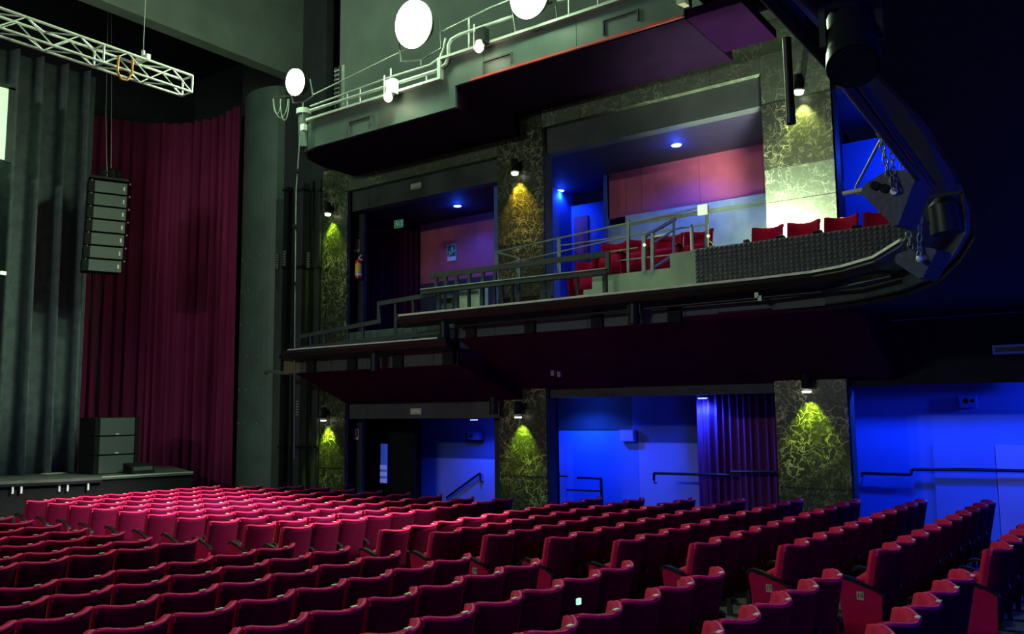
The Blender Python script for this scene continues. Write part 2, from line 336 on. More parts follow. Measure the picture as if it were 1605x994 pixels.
p = oy(507, 655, YP-.17); wall_lamp(p.x, p.z, 'small downlight on the pier nearest the stage, ground floor', YG, 95)
p = oy(812, 649, YP-.17); wall_lamp(p.x, p.z, 'downlight on the middle marble pier, ground floor', YG, 110)
p = oy(1264, 608, YP-.17); wall_lamp(p.x, p.z, 'downlight on the widest marble pier, ground floor', YG, 110)
# ================================================================== LOWER BALCONY
def arc(cx, cy, rr, a0, a1, n): return [(cx+rr*math.cos(R(a0+(a1-a0)*i/n)), cy+rr*math.sin(R(a0+(a1-a0)*i/n))) for i in range(n+1)]
bal = thing('balcony', 'long black-lipped lower balcony curving from the stage side round to the rear', 'balcony', (-8, 12.5, 1))
PA = [(-15.75, 13.9), (-15.6, 13.2), (-15.25, 12.75), (-14.8, 12.5), (-10.3, 12.5)]
curve = [(-4.2, 12.5), (-3.4, 12.42), (-2.8, 12.15), (-2.2, 11.6), (-1.65, 10.6), (-1.22, 9.15), (-.95, 8.0), (-.82, 7.0), (-.73, 5.76), (-.72, 4.5), (-.8, 3.0), (-.95, 1.0), (-1.1, -2), (-1.2, -6)]
PB = [(-10.3, 12.5)]+curve
PBL = [(-11.55, 12.5)]+curve
def inner(path, xe, ye): return path+[(xe, path[-1][1]), (xe, ye), (path[0][0], ye)]
MB().prism(PA+[(-10.3, YP+.1), (-15.75, YP+.1)], 1.02, 1.25).build('deck', DARK, bal)
MB().prism(PB+[(7, -6), (7, YP+.1), (-10.3, YP+.1)], 1.50, 1.72).build('deck', DARK, bal)
# soffits fall towards the wall
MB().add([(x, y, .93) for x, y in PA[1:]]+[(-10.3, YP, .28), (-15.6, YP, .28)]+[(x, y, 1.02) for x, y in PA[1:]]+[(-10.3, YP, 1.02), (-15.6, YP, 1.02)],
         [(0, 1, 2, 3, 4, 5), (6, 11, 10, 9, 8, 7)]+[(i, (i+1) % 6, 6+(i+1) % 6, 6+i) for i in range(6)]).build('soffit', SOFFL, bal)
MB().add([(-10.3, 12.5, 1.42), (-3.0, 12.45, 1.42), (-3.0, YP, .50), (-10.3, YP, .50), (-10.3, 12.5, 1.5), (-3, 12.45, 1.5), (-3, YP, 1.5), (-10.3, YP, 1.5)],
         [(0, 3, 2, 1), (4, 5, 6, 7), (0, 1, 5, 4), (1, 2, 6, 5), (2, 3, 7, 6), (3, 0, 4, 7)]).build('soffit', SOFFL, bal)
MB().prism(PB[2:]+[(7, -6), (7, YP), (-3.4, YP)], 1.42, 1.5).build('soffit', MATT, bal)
# fascia panels, brackets, black round lip, pale edge strip
def fascia(path_x, y, z0, z1):
    for a, b in zip(path_x, path_x[1:]): MB().b2(a+.006, b-.006, y-.03, y+.05, z0, z1).build('fascia_panel', GREY, bal)
fascia([-14.8, -13.8, -12.7, -11.7, -10.9, -10.3], 12.5, .94, 1.22)
fascia([-10.3, -9.4, -8.5, -7.4, -6.5, -5.6, -5.05], 12.5, 1.43, 1.72)
MB().b2(-5.05, -4.2, 12.47, 12.55, 1.52, 1.72).build('fascia_panel', GREY, bal)
MB().b2(-10.36, -10.3, 12.47, 12.56, .93, 1.72).build('fascia_end', GREY, bal)
MB().b2(-15.4, -14.82, 12.5, 12.6, .94, 1.22).build('fascia_panel', mat('olive_paint', (.14, .14, .07), .6), bal, 'paler olive panel at the stage end')
MB().sweep(curve, [(-.05, 1.50), (.03, 1.50), (.03, 1.72), (-.05, 1.72)]).build('fascia_panel', GREY, bal)
MB().sweep(curve, [(.03, 1.48), (.06, 1.48), (.06, 1.5), (.03, 1.5)]).build('trim_strip', BLK, bal)
for u in (488, 552, 624, 703): p = oy(u, 570, 12.44); MB().box((p.x, 12.44, 1.08), (.26, .06, .30)).build('bracket', MATT, bal)
for u in (738, 831, 936, 1058): p = oy(u, 520, 12.44); MB().box((p.x, 12.44, 1.58), (.22, .06, .32)).build('bracket', MATT, bal)
LIPA = [(.0, 1.22), (.18, 1.20), (.33, 1.27), (.38, 1.36), (.36, 1.42), (.0, 1.42)]
LIPB = [(.0, 1.72), (.18, 1.70), (.33, 1.77), (.38, 1.86), (.36, 1.92), (.0, 1.92)]
MB().sweep(PA, LIPA).build('lip', BLK, bal); MB().sweep(PBL, LIPB).build('lip', BLK, bal)
MB().sweep([(-14.8, 12.5), (-10.5, 12.5)], [(.365, 1.415), (.395, 1.415), (.395, 1.44), (.365, 1.44)]).build('edge_strip', WHITE, bal, 'thin pale metal edge catching the light')
MB().sweep([(-11.5, 12.5)]+curve[:5], [(.365, 1.915), (.395, 1.915), (.395, 1.95), (.365, 1.95)]).build('edge_strip', WHITE, bal, 'thin pale metal edge catching the light')
# ledge behind the lip
MB().b2(-7.6, -5.5, 12.5, 12.85, 1.92, 2.02).b2(-5.5, -2.9, 12.42, 12.7, 1.92, 1.99).build('ledge', CONC, bal)
# pipe under the lip
MB().tube([(-10.2, 12.32, 1.64), (-3.4, 12.26, 1.66), (-2.3, 11.4, 1.66)], .03).build('cable_pipe', BLK, bal)
for u, v in ((1187, 463), (1192, 468)): p = oy(u, v, 12.25); MB().box(p, (.06, .08, .08)).build('clamp', STEEL, bal)
# raised platforms, parapets and rails of the balcony
plat = thing('platform', 'pale grey painted step platform behind the balcony edge under the red seats', 'platform', (-6.5, 13.2, 1.9))
MB().b2(-7.6, -5.53, 12.98, 13.08, 1.73, 2.40).build('upstand', CONC, plat); MB().b2(-8.7, -7.86, 13.3, 14.5, 1.73, 1.94).build('low_step', CONC, plat); MB().b2(-7.84, -5.53, 13.08, 14.55, 1.73, 2.20).build('step', CONC, plat)
MB().b2(-6.02, -5.53, 12.86, 13.0, 1.9, 2.62).build('end_block', CONC, plat)
MB().b2(-5.53, -2.2, 13.4, 14.55, 1.73, 2.15).build('step', DARKG, plat)
def rails(name, label, cat, bars, m, w_=.05, group=None):
    P = [b[0] for b in bars]; t = thing(name, label, cat, (P[0].x, P[0].y, 1.4), group)
    for b in bars:
        a, c, nm = b[0], b[1], b[2]; ww = b[3] if len(b) > 3 else w_; mm = b[4] if len(b) > 4 else m; hh = b[5] if len(b) > 5 else None
        MB().bar(a, c, ww, hh).build(nm, mm, t)
    return t
Y = 12.72
B = lambda u, v, y=None: oy(u, v, Y if y is None else y)
def post(u, v, zb, y=None): p = B(u, v, y); return (p, Vector((p.x, p.y, zb)))
bars = [(B(470, 528), B(594, 504), 'top_rail', .05, DARK, .09), (B(594, 507), B(594, 474), 'post', .06), (B(594, 476), B(684, 461), 'top_rail', .05, DARK, .09), (B(472, 547), B(690, 520), 'lower_rail', .06, DARK, .10)]
for u, v in ((487, 525), (509, 521), (545, 514), (569, 509), (620, 472), (648, 468)): bars.append((*post(u, v, 1.42), 'post', .045))
rails('guard_rail', 'low dark guard rail on the balcony section nearest the stage', 'railing', bars, DARK)
gp = thing('parapet', 'low grey parapet panels on the balcony section nearest the stage', 'parapet', (-12, 12.95, 1.4))
for a, b in zip((545, 572, 593, 624, 655), (571, 592, 623, 654, 690)):
    p, q = B(a, 535, 12.95), B(b, 535, 12.95); MB().b2(p.x+.01, q.x-.01, 12.93, 12.98, 1.25, 1.80).build('panel', GREY, gp)
bars = [(B(662, 458), B(953, 425), 'shelf_rail', .12, DARK, .10), (B(662, 454), B(953, 421), 'shelf_top', .13, GREYL, .015), (B(674, 433), B(953, 398), 'top_rail', .06, DARK, .10), (B(953, 395), B(953, 428), 'post', .07, DARKG)]
for u in (684, 699, 716, 736, 757, 776): p = B(u, 430-(u-680)*.12); q = B(u, 455-(u-680)*.12); bars.append((p, q, 'post', .06))
for u in (688, 697, 716, 735, 756, 775, 787, 803, 812, 850, 862, 905, 948): p, q = post(u, 455-(u-680)*.115, 1.95); bars.append((p, q, 'post', .05 if u % 2 else .07))
rails('guard_rail', 'double black guard rail with pale shelf in front of the middle pier', 'railing', bars, DARK)
Y = 13.3
bars = [(B(778, 395), B(1108, 323), 'top_rail', .03), (B(778, 395), B(812, 404), 'top_rail', .035), (B(812, 404), B(812, 438), 'post', .05), (B(778, 417), B(1040, 358), 'mid_rail', .022), (B(872, 386), B(1108, 352), 'mid_rail', .022), (B(872, 408), B(1000, 388), 'mid_rail', .022), (B(780, 433), B(812, 438), 'mid_rail', .03)]
for u, v0, v1 in ((778, 394, 445), (876, 374, 440), (985, 345, 425), (1108, 322, 388)): bars.append((B(u, v0), B(u, v1), 'post', .05))
rails('handrail', 'thin grey metal handrail on four posts before the upper opening', 'railing', bars, STEEL, .04)
Y = 13.0
BP = mat('blue_painted_rail', (.02, .03, .35), .4)
bars = [(B(1008, 372), B(1059, 343), 'hand_rail', .045, BP), (B(1022, 382), B(1056, 362), 'mid_rail', .035, BP), (B(1015, 426), B(1056, 399), 'lower_rail', .035, BP), (B(1056, 344), B(1056, 424), 'post', .035, BP),
        (B(1010, 369), B(1010, 427), 'post', .07, STEEL), (B(1023, 366), B(1023, 427), 'post', .06, STEEL), (B(965, 409), B(1056, 399), 'lower_rail', .02, STEEL), (B(985, 395), B(985, 428), 'post', .04, STEEL), (B(1020, 372), B(1055, 366), 'mid_rail', .03, ALU)]
rails('stair_rail', 'small sloping dark blue stair rail on grey posts before the red seats', 'railing', bars, STEEL)
Y = 12.95
p = B(1084, 357); t = thing('white_tube', 'short upright white tube standing on the pale platform end', 'tube', (p.x, p.y, 2.62)); MB().cyl((p.x, p.y, 2.62), p, .03, n=12).build('tube', WHITE, t); MB().cyl(p, p+Vector((0, 0, .05)), .022, n=12).build('cap', STEEL, t)
p = B(1101, 329, 13.25); t = thing('white_box', 'small white square box clipped to top of the grey handrail', 'box', p); MB().box(p, (.16, .05, .17)).build('face', PAPER, t); MB().box(p+Vector((0, .05, 0)), (.13, .05, .14)).build('back_case', GREY, t)
for u, v, s in ((1110, 370, .03), (1010, 384, .03)):
    p = B(u, v, 13.27 if u > 1100 else 12.96); tag(MB().ball(p, s, 8).build('indicator_lamp', PAPER), 'tiny glowing white lamp on a post %s' % ('right of the white tube' if u > 1100 else 'of the blue stair rail'), 'lamp')
# loudspeaker boxes and clutter seen through the rail
for u, v, w_, h_, m_, l_ in ((706, 462, .35, .35, DARKG, 'dark equipment box behind the guard rail'), (741, 462, .55, .42, CONC, 'pale grey equipment case behind the guard rail')):
    p = oy(u, v, 13.3); t = thing('equipment_case', l_, 'case', (p.x, 13.3, 1.73)); MB().box((p.x, 13.3, 1.73+h_), (w_, .3, h_*2)).build('body', m_, t); MB().box((p.x, 13.14, 1.73+h_*1.8), (w_+.02, .03, .03)).build('lid_edge', STEEL, t)
# acoustic foam panel: a grid of pyramids
fo = thing('foam_panel', 'long dark egg-crate acoustic foam panel along the balcony front', 'panel', (-4, 12.8, 2.0))
fx0, fx1, fz0, fz1, fy = -5.56, -2.32, 1.99, 2.63, 12.82
MB().b2(fx0, fx1, fy, fy+.05, fz0, fz1).build('backing', FOAM, fo)
for k in range(4):
    a = fx0+(fx1-fx0)*k/4; b = fx0+(fx1-fx0)*(k+1)/4; g = MB(); nx, nz = 10, 9
    for i in range(nx):
        for j in range(nz):
            x0 = a+(b-a)*i/nx; x1 = a+(b-a)*(i+1)/nx; z0 = fz0+(fz1-fz0)*j/nz; z1 = fz0+(fz1-fz0)*(j+1)/nz
            g.add([(x0, fy, z0), (x1, fy, z0), (x1, fy, z1), (x0, fy, z1), ((x0+x1)/2, fy-.045, (z0+z1)/2)], [(0, 1, 4), (1, 2, 4), (2, 3, 4), (3, 0, 4)])
    o = g.build('foam_tile', FOAM, fo)
# can lights slung under the balcony lip
def can(a, b, r, label, lit=None, ring=True, name='spotlight'):
    a, b = Vector(a), Vector(b); t = thing(name, label, 'spotlight', a); d = (b-a).normalized()
    MB().cyl(a, b, r, n=24).build('body', BLK, t)
    MB().cyl(a-d*.5*r, a, r*.55, r, n=20).build('rear_cap', BLK, t)
    if ring: MB().cyl(b-d*.75*r, b, r*1.06, n=24).build('front_ring', BLK, t)
    MB().cyl(b-d*.02, b+d*.004, r*.9, n=20).build('lens', lit or MATT, t)
    side = d.cross(Vector((0, 0, 1))); side = side.normalized() if side.length > .1 else Vector((1, 0, 0)); m_ = (a+b)/2
    MB().bar(m_+side*r*1.1, m_+side*r*1.1+Vector((0, 0, r*1.7)), .02).bar(m_-side*r*1.1, m_-side*r*1.1+Vector((0, 0, r*1.7)), .02).bar(m_+side*r*1.15+Vector((0, 0, r*1.7)), m_-side*r*1.15+Vector((0, 0, r*1.7)), .02).build('yoke', BLK, t)
    return t
for u, v0, v1, z, l in ((588, 555, 582, 1, 'black can light under the balcony section nearest the stage'), (697, 506, 530, 1, 'black can light where the balcony steps up'), (994, 478, 508, 1, 'black can light under the balcony below the red seats')):
    p, q = oy(u, v0, 12.2), oy(u, v1, 12.2); can(p, q, .095, l)
p, q = oz(1418, 432, 1.85), oz(1418, 462, 1.55); q = p+Vector((0, 0, -.36)); can(p, q, .11, 'black can light under the balcony below the lower hanging plate')
# ================================================================== UPPER TIER
ut = thing('upper_tier', 'grey-fronted upper gallery tier with plum soffit above the openings', 'balcony', (-9, 12.5, 6))
UA = [(-15.4, 13.6), (-15.2, 12.95), (-14.85, 12.6), (-14.4, 12.5), (-10.3, 12.5)]
UB = [(-10.3, 12.5), (-5.45, 12.5)]
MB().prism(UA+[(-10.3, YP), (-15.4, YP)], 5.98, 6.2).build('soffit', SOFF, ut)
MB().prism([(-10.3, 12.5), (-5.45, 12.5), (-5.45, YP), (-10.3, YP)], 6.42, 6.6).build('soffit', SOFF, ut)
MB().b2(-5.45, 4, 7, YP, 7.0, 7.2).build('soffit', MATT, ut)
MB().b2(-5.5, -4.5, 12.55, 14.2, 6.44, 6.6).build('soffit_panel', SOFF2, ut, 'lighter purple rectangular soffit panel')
MB().b2(-10.33, -10.27, 12.5, YP, 5.98, 6.5).build('step_end', SOFF, ut)
def strip(pts, nm, mt, y0=12.44, y1=12.54): MB().slabxz(pts, y0, y1).build(nm, mt, ut)
MB().sweep(UA[:-1], [(-.06, 6.0), (.06, 6.0), (.06, 6.62), (-.06, 6.62)]).build('fascia_panel', COLM, ut)
strip([(-14.4, 6.0), (-12.4, 6.0), (-12.4, 6.62), (-14.4, 6.62)], 'fascia_panel', COLM)
strip([(-12.39, 6.0), (-10.3, 6.0), (-10.3, 6.44), (-9.6, 6.44), (-9.6, 7.02), (-10.6, 7.02), (-10.6, 6.62), (-12.39, 6.62)], 'fascia_panel', COLM)
strip([(-9.59, 6.44), (-7.5, 6.44), (-7.5, 7.02), (-9.59, 7.02)], 'fascia_panel', COLM); strip([(-7.49, 6.44), (-5.45, 6.44), (-5.45, 7.05), (-7.49, 7.05)], 'fascia_panel', COLM)
MB().b2(-9.9, -5.45, 12.40, 12.44, 6.42, 6.46).build('red_edge_strip', mat('red_strip', (.6, .06, .05), .5), ut, 'thin red strip along the fascia foot')
MB().slabxz([(-14.6, 6.62), (-10.6, 6.62), (-10.6, 7.02), (-5.45, 7.02), (-5.45, 7.07), (-10.68, 7.07), (-10.68, 6.67), (-14.6, 6.67)], 12.33, 12.6).build('shelf_edge', GREYL, ut, 'pale ledge following the step')
MB().b2(-5.5, -5.35, 12.3, 12.6, 6.6, 6.85).build('end_bracket', CREAM, ut)
# door-shaped outlines on the fascia
for x, z in ((-12.95, 6.32), (-9.25, 6.72), (-6.6, 6.78)):
    MB().b2(x-.35, x+.35, 12.41, 12.44, z, z+.03).b2(x+.32, x+.35, 12.41, 12.44, z-.18, z).b2(x-.35, x-.32, 12.41, 12.44, z-.25, z).build('panel_frame', DARKG, ut)
# low wall behind the shelf and the pipes
MB().b2(-14.2, -10.9, 13.1, 13.2, 6.6, 7.0).build('low_wall', DARKG, ut)
pr = thing('pipe_rail', 'pale double pipe rail with rounded step-up along the upper tier', 'railing', (-11, 12.4, 6.7))
def pz(x, z, y=12.38): return Vector((x, y, z))
MB().tube([pz(-14.5, 6.85), pz(-10.75, 6.83), pz(-10.5, 6.9), pz(-10.42, 7.05), pz(-10.42, 7.28), pz(-10.34, 7.38), pz(-10.1, 7.42), pz(-5.6, 7.40)], .035, 8).build('pipe', GREYL, pr)
MB().tube([pz(-14.5, 6.95), pz(-11.9, 7.02), pz(-10.9, 7.0), pz(-10.65, 7.08), pz(-10.55, 7.25), pz(-10.5, 7.45)], .02, 8).build('pipe', GREYL, pr)
MB().tube([pz(-14.4, 7.2), pz(-11.2, 7.55), pz(-9.4, 7.75), pz(-5.6, 7.9)], .014).build('hand_wire', GREYL, pr)
for x, a, b in ((-12.0, 6.65, 7.2), (-11.0, 6.65, 6.85), (-9.9, 7.05, 7.7), (-9.7, 7.05, 7.45), (-7.6, 7.05, 7.45), (-7.0, 7.05, 7.45), (-12.9, 6.65, 7.0), (-13.3, 6.65, 7.0)): MB().cyl(pz(x, a), pz(x, b), .018).build('post', GREYL, pr)
# floodlights
for i, (p, l, r_) in enumerate(zip(FL, ('blazing floodlight on the pole at the stage end of the upper tier', 'largest blazing floodlight, in the middle of the upper tier', 'blazing floodlight cut by the top edge of the photo'), (.31, .50, .42))):
    p = Vector(p); t = thing('floodlight', l, 'floodlight', p, 'floodlights on the upper tier')
    MB().cyl(p+Vector((0, .10, 0)), p+Vector((0, -.12, -.03)), r_*.7, r_*1.0, n=28).build('housing', BLK, t)
    MB().cyl(p+Vector((0, -.125, -.03)), p+Vector((0, -.15, -.035)), r_*.95, n=28).build('glass', LAMPG, t)
    MB().tube([p+Vector((-r_*1.1, 0, 0)), p+Vector((-r_*1.1, .1, -r_*1.2)), p+Vector((0, .1, -r_*1.4)), p+Vector((r_*1.1, .1, -r_*1.2)), p+Vector((r_*1.1, 0, 0))], .02).build('yoke', STEEL, t)
    MB().cyl(p+Vector((0, .1, -r_*1.4)), Vector((p.x, p.y+.1, 6.65 if i == 0 else 7.05)), .02).build('stand', STEEL, t)
for (u, v, l) in ((610, 152, 'small warm spotlight below the pipe step on the upper tier'), (752, 74, 'small warm spotlight right of the largest floodlight')):
    p = oy(u, v, 12.2); t = thing('spotlight', l, 'spotlight', p)
    MB().box(p+Vector((.03, .05, .22)), (.2, .16, .3)).build('housing', ALU if u < 700 else BLK, t); MB().cyl(p+Vector((0, .02, .1)), p+Vector((0, -.02, -.02)), .09, n=16).build('barrel', ALU, t); MB().ball(p+Vector((0, -.03, -.03)), .085, 14).build('bulb', LAMPW, t)
    MB().bar(p+Vector((-.14, 0, .0)), p+Vector((-.14, 0, .5)), .02).build('arm', ALU, t)
    point(p+Vector((0, -.2, -.1)), 6, (1, .8, .55), .05)
# lighting pole and cable coils at the stage end
t = thing('lighting_pole', 'tall thin silver lighting pole at the stage end of the balconies', 'pole', (-14.85, 12.3, -2.5))
pp = [oy(u, v, 12.3) for u, v in ((461, 720), (462, 500), (464, 300), (470, 215))]
MB().tube(pp, .016, 8).build('pole', STEEL, t)
for u, v in ((463, 445), (463, 355), (462, 548), (466, 268)): p = oy(u, v, 12.25); MB().box(p, (.10, .10, .07)).build('clamp', BLK, t)
p = oy(476, 200, 12.3); MB().box(p, (.12, .1, .14)).build('lamp_head', WHITE, t)
t = thing('vertical_duct', 'short pale cylindrical duct under the pole-top floodlight', 'duct', oy(478, 235, 12.35))
MB().cyl(oy(477, 232, 12.5), oy(476, 175, 12.5), .13, n=16).build('tube', COLM, t); MB().cyl(oy(476, 180, 12.5), oy(476, 172, 12.5), .17, n=16).build('cap', GREYL, t)
t = thing('cable_coil', 'looped pale cables hanging left of the pole-top floodlight', 'cable', oy(445, 170, 12.6))
for cx, w_, h_ in ((440, 22, 30), (446, 14, 34), (434, 12, 24)): MB().tube([oy(cx-w_*math.cos(a*math.pi/10)*.5, 155+h_*math.sin(a*math.pi/10), 12.6) for a in range(11)], .012, 5).build('loop', CONC, t)
MB().tube([oy(428, 152, 12.6), oy(466, 150, 12.4), oy(470, 150, 12.3)], .012, 5).build('hook_arm', STEEL, t)
# dark technical column: pipes and trunking left of the first pier
for i, (u, wd, l) in enumerate(((449, .16, 'black square trunking beside the grey column'), (474, .22, 'wide dark duct behind the lighting pole'), (489, .06, 'slim dark pipe with ring of studs'), (501, .05, 'slim dark pipe against the first marble pier'))):
    a, b = oy(u-3, 230, 14.4), oy(u-3, 760, 14.4); a.x = b.x
    t = thing('service_pipe', l, 'pipe', b); MB().b2(b.x-wd/2, b.x+wd/2, 14.35-wd/2, 14.35+wd/2, -2.5, 6.0).build('shaft', DARK if i % 2 else BLK, t)
    for v in (300, 420, 560, 700): p = oy(u-3, v, 14.35); MB().box((b.x, 14.33, p.z), (wd+.05, wd+.05, .05)).build('clamp', BLK, t)
for u, v in ((436, 410), (447, 405), (484, 408), (620-153, 640)):
    p = oy(u, v, 14.26); t = thing('socket_strip', 'small vertical strip of pale sockets on the dark pipes at %s' % {436: 'the grey column edge', 447: 'the black trunking', 484: 'the slim studded pipe', 467: 'ground floor level'}[u], 'socket strip', p)
    MB().box(p, (.10, .05, .42)).build('box', DARKG, t)
    for k in range(6): MB().ball(p+Vector((-.02, -.03, .17-.068*k)), .016, 6).ball(p+Vector((.025, -.03, .17-.068*k)), .016, 6).build('socket', CONC, t)
a, b = oy(416, 582, 13.6), oy(460, 586, 12.6); t = thing('steel_outrigger', 'pale horizontal steel arm reaching left from the balcony end', 'arm', b); MB().bar(a, b, .07).build('arm', COLM, t); MB().box(a, (.10, .1, .16)).build('end_plate', COLM, t)
# upper tier clutter: perforated rack
p = oy(535, 135, 13.3); t = thing('dimmer_rack', 'pale perforated rack strip on the wall right of the pole-top floodlight', 'rack', p)
for k in range(3): MB().box(p+Vector((.13*k-.2, 0, 0)), (.05, .04, 1.0)).build('strip', GREYL if k == 2 else DARKG, t)
for k in range(8): MB().box(p+Vector((-.13, -.03, .4-.11*k)), (.16, .03, .03)).build('slot', GREYL, t)
# ================================================================== STAGE: column, curtains, speakers, truss
colp = arc(-18.95, 15.7, 1.45, 205, 300, 16); colp = [(x, y) for x, y in colp]
t = thing('curved_column', 'tall convex dark grey riveted column between red curtain and balconies', 'column', (-18.9, 15.2, -2.6))
MB().prism(colp+[(-17.8, 16.4), (-20.3, 16.4)], -2.7, 9).build('shell', COLM, t)
for z in (-.2, .7, 1.6, 2.5, 3.4, 4.3):
    for k in range(1, 15, 3): x, y = colp[k]; MB().ball((x, y, z), .018, 6).build('rivet', CONC, t)
cpath = [(-24.6, 12.25), (-23.6, 13.5), (-22.4, 14.3), (-21.2, 14.75), (-20.35, 14.7)]
c = cloth(cpath, -2.35, 8.4, 17, .11, seed=5, flare=.5)
zt_ = lambda x, y: 9.0-.22*math.sin(math.pi*min(1, max(0, (x+24.6)/4.3)))
c.v = [(x, y, z if z < 8.3 else zt_(x, y)) for x, y, z in c.v]
tag(c.build('red_curtain', CURT), 'tall wine-red pleated stage curtain with sagging top edge', 'curtain')
c = cloth([(-22.5, 11.65), (-22.6, 9.5), (-22.9, 7.2), (-23.2, 5)], -1.39, 9.4, 11, .34, seed=3, per=20, flare=-1)
tag(c.build('grey_drape', DRAPE), 'broad dark grey stage drape in deep vertical folds at far left', 'curtain')
p0 = ox(10, 140, -21.5); t = thing('lit_screen', 'tall narrow glowing pale green screen at the left edge', 'screen', p0)
a, b = ox(13, 140, -21.5), ox(13, 252, -21.5); MB().b2(-21.52, -21.48, 6.0, a.y, b.z, a.z).build('screen_surface', SCR, t); MB().b2(-21.55, -21.45, a.y, a.y+.15, b.z-.05, a.z+.05).b2(-21.55, -21.45, 6, a.y+.15, a.z, a.z+.12).build('frame', DARKG, t)
t = thing('side_drape', 'black masking drape under the glowing screen', 'curtain', (-21.5, 7.2, -1.4)); cloth([(-21.7, 5.5), (-21.65, 8.55)], -1.39, b.z-.06, 5, .06, seed=8).build('cloth', MATT, t)
p = ox(5, 428, -21.3); tag(MB().box(p, (.05, .12, .08)).build('wall_box', PAPER), 'tiny white box at the left edge below the glowing screen', 'box')
# line array of seven cabinets
la = thing('line_array', 'hanging column of seven slim loudspeaker cabinets before the red curtain', 'loudspeaker', (-20.5, 11, 6))
tops = [oy(0, 0, 1)]; ztop_, zbot = 5.93, 3.60; n = 7; hgt = (ztop_-zbot)/n
for i in range(n):
    z1 = ztop_-hgt*i; z0 = z1-hgt+.02; sh = .012*i*i*.6; q = Matrix.Rotation(R(-22), 3, 'Z')
    cx, cy = -20.45-sh*.3, 11.06-sh*.12
    t = bpy.data.objects.new('cabinet', None); t.name = 'cabinet'
    cab = MB(); cab.box((cx-.22, cy, (z0+z1)/2), (.45, .86, hgt-.03), q).build('cabinet', MATT, la)
    f = MB(); f.box(Vector((cx, cy, (z0+z1)/2))+q @ Vector((.0, 0, 0)), (.06, .74, hgt-.05), q).build('grille', SPK, la)
    m_ = MB(); m_.box(Vector((cx, cy, (z0+z1)/2))+q @ Vector((.035, .30, 0)), (.01, .035, .10), q).build('badge', WHITE, la)
    for s_ in (-1, 1): MB().box(Vector((cx, cy, z1-.01))+q @ Vector((.0, .44*s_, 0)), (.06, .03, .04), q).build('hinge', STEEL, la)
q = Matrix.Rotation(R(-22), 3, 'Z')
MB().box((-20.6, 11.06, 5.99), (.5, .9, .06), q).build('flying_frame', BLK, la)
for dx, dy, s_ in ((-.1, -.12, .13), (-.05, .05, .15), (0, .2, .11)): MB().ball((-20.5+dx, 11.06+dy, 6.15), s_, 8, (1, .8, 1.2)).build('chain_bag', MATT, la)
MB().tube([ox(168, 278, -20.5), ox(166, 180, -20.5), ox(170, 0, -20.5)], .01, 5).tube([ox(174, 278, -20.5), ox(175, 120, -20.5), ox(174, -20, -20.5)], .008, 5).build('lifting_chain', STEEL, la)
t = thing('speaker_cable', 'bundle of thin black cables hanging below the loudspeaker column', 'cable', (-20.6, 11, 3.5))
for k in range(5): MB().tube([(-20.7+.05*k, 10.75+.06*k, 3.6), (-20.8, 10.9+.04*k, 2.2), (-21.0+.03*k, 11.15+.03*k, .8), (-21.15, 11.3+.05*k, -.3)], .008, 5).build('cable', BLK, t)
t = thing('folded_banner', 'small pale strip lying on the stage boards beside the drape', 'strip', (-22, 10.3, -1.4)); a = oz(78, 742, -1.38); MB().box((a.x, a.y+.1, -1.385), (.3, .5, .02)).build('strip', GREYL, t)
# subwoofer stack
for i in range(3):
    z0 = -1.4+.0+.47*i; t = thing('subwoofer', 'dark subwoofer cabinet on the stage, %s of the stack of three' % ('bottom', 'middle', 'top')[i], 'loudspeaker', (-20.9, 11.9, z0), 'stacked subwoofers')
    q = Matrix.Rotation(R(-6), 3, 'Z'); c0 = Vector((-21.2, 11.7, z0+.235))
    MB().box(c0, (.9, 1.12, .46), q).build('cabinet', MATT, t); MB().box(c0+q @ Vector((.46, 0, 0)), (.03, .86, .43), q).build('grille', SPK, t)
    if i: MB().box(c0+q @ Vector((.48, 0, -.19)), (.01, .08, .03), q).build('badge', WHITE, t)
    for s_ in (-1, 1): MB().box(c0+q @ Vector((.46, .5*s_, 0)), (.03, .11, .45), q).build('side_rail', MATT, t)
t = thing('stage_monitor', 'low black wedge monitor in front of the subwoofer stack', 'loudspeaker', (-20.2, 12.1, -1.4)); MB().slabxz([(-20.5, -1.4), (-20.05, -1.4), (-20.15, -1.2), (-20.5, -1.14)], 11.7, 12.3).build('body', MATT, t); MB().box((-20.1, 12.0, -1.29), (.02, .5, .12)).build('grille', SPK, t)
# truss
tr = thing('lighting_truss', 'bright aluminium box truss crossing the top left corner', 'truss', (-13, 7, 5.8))
tx, tz, s_ = -13.0, 5.70, .30; y0, y1 = 3.6, 8.42
C4 = [(tx, tz+s_), (tx, tz), (tx-s_, tz+s_), (tx-s_, tz)]
for x, z in C4: MB().cyl((x, y0, z), (x, y1, z), .024, n=8).build('chord', ALU, tr)
nb = 12; L_ = (y1-y0)/nb
for (xa, za), (xb, zb) in ((C4[0], C4[1]), (C4[2], C4[3]), (C4[0], C4[2]), (C4[1], C4[3])):
    for i in range(nb):
        a, b = y1-i*L_, y1-(i+1)*L_
        if i % 2: MB().cyl((xa, a, za), (xb, b, zb), .012, n=6).build('brace', ALU, tr)
        else: MB().cyl((xb, a, zb), (xa, b, za), .012, n=6).build('brace', ALU, tr)
for yy in (y1, y1-4*L_*2/2, y1-8*L_):
    for (xa, za), (xb, zb) in ((C4[0], C4[1]), (C4[2], C4[3]), (C4[0], C4[2]), (C4[1], C4[3])): MB().cyl((xa, yy, za), (xb, yy, zb), .018, n=6).build('end_brace', ALU, tr)
p = ox(224, 90, -13.15); t = thing('suspension_wire', 'steel wire rope holding the truss from above', 'wire', p); MB().tube([p, (p.x, p.y, 10)], .008, 5).build('rope', STEEL, t); MB().tube([p+Vector((0, 0, -.05)), p+Vector((0, 0, .12))], .03, 8).build('shackle', ALU, t)
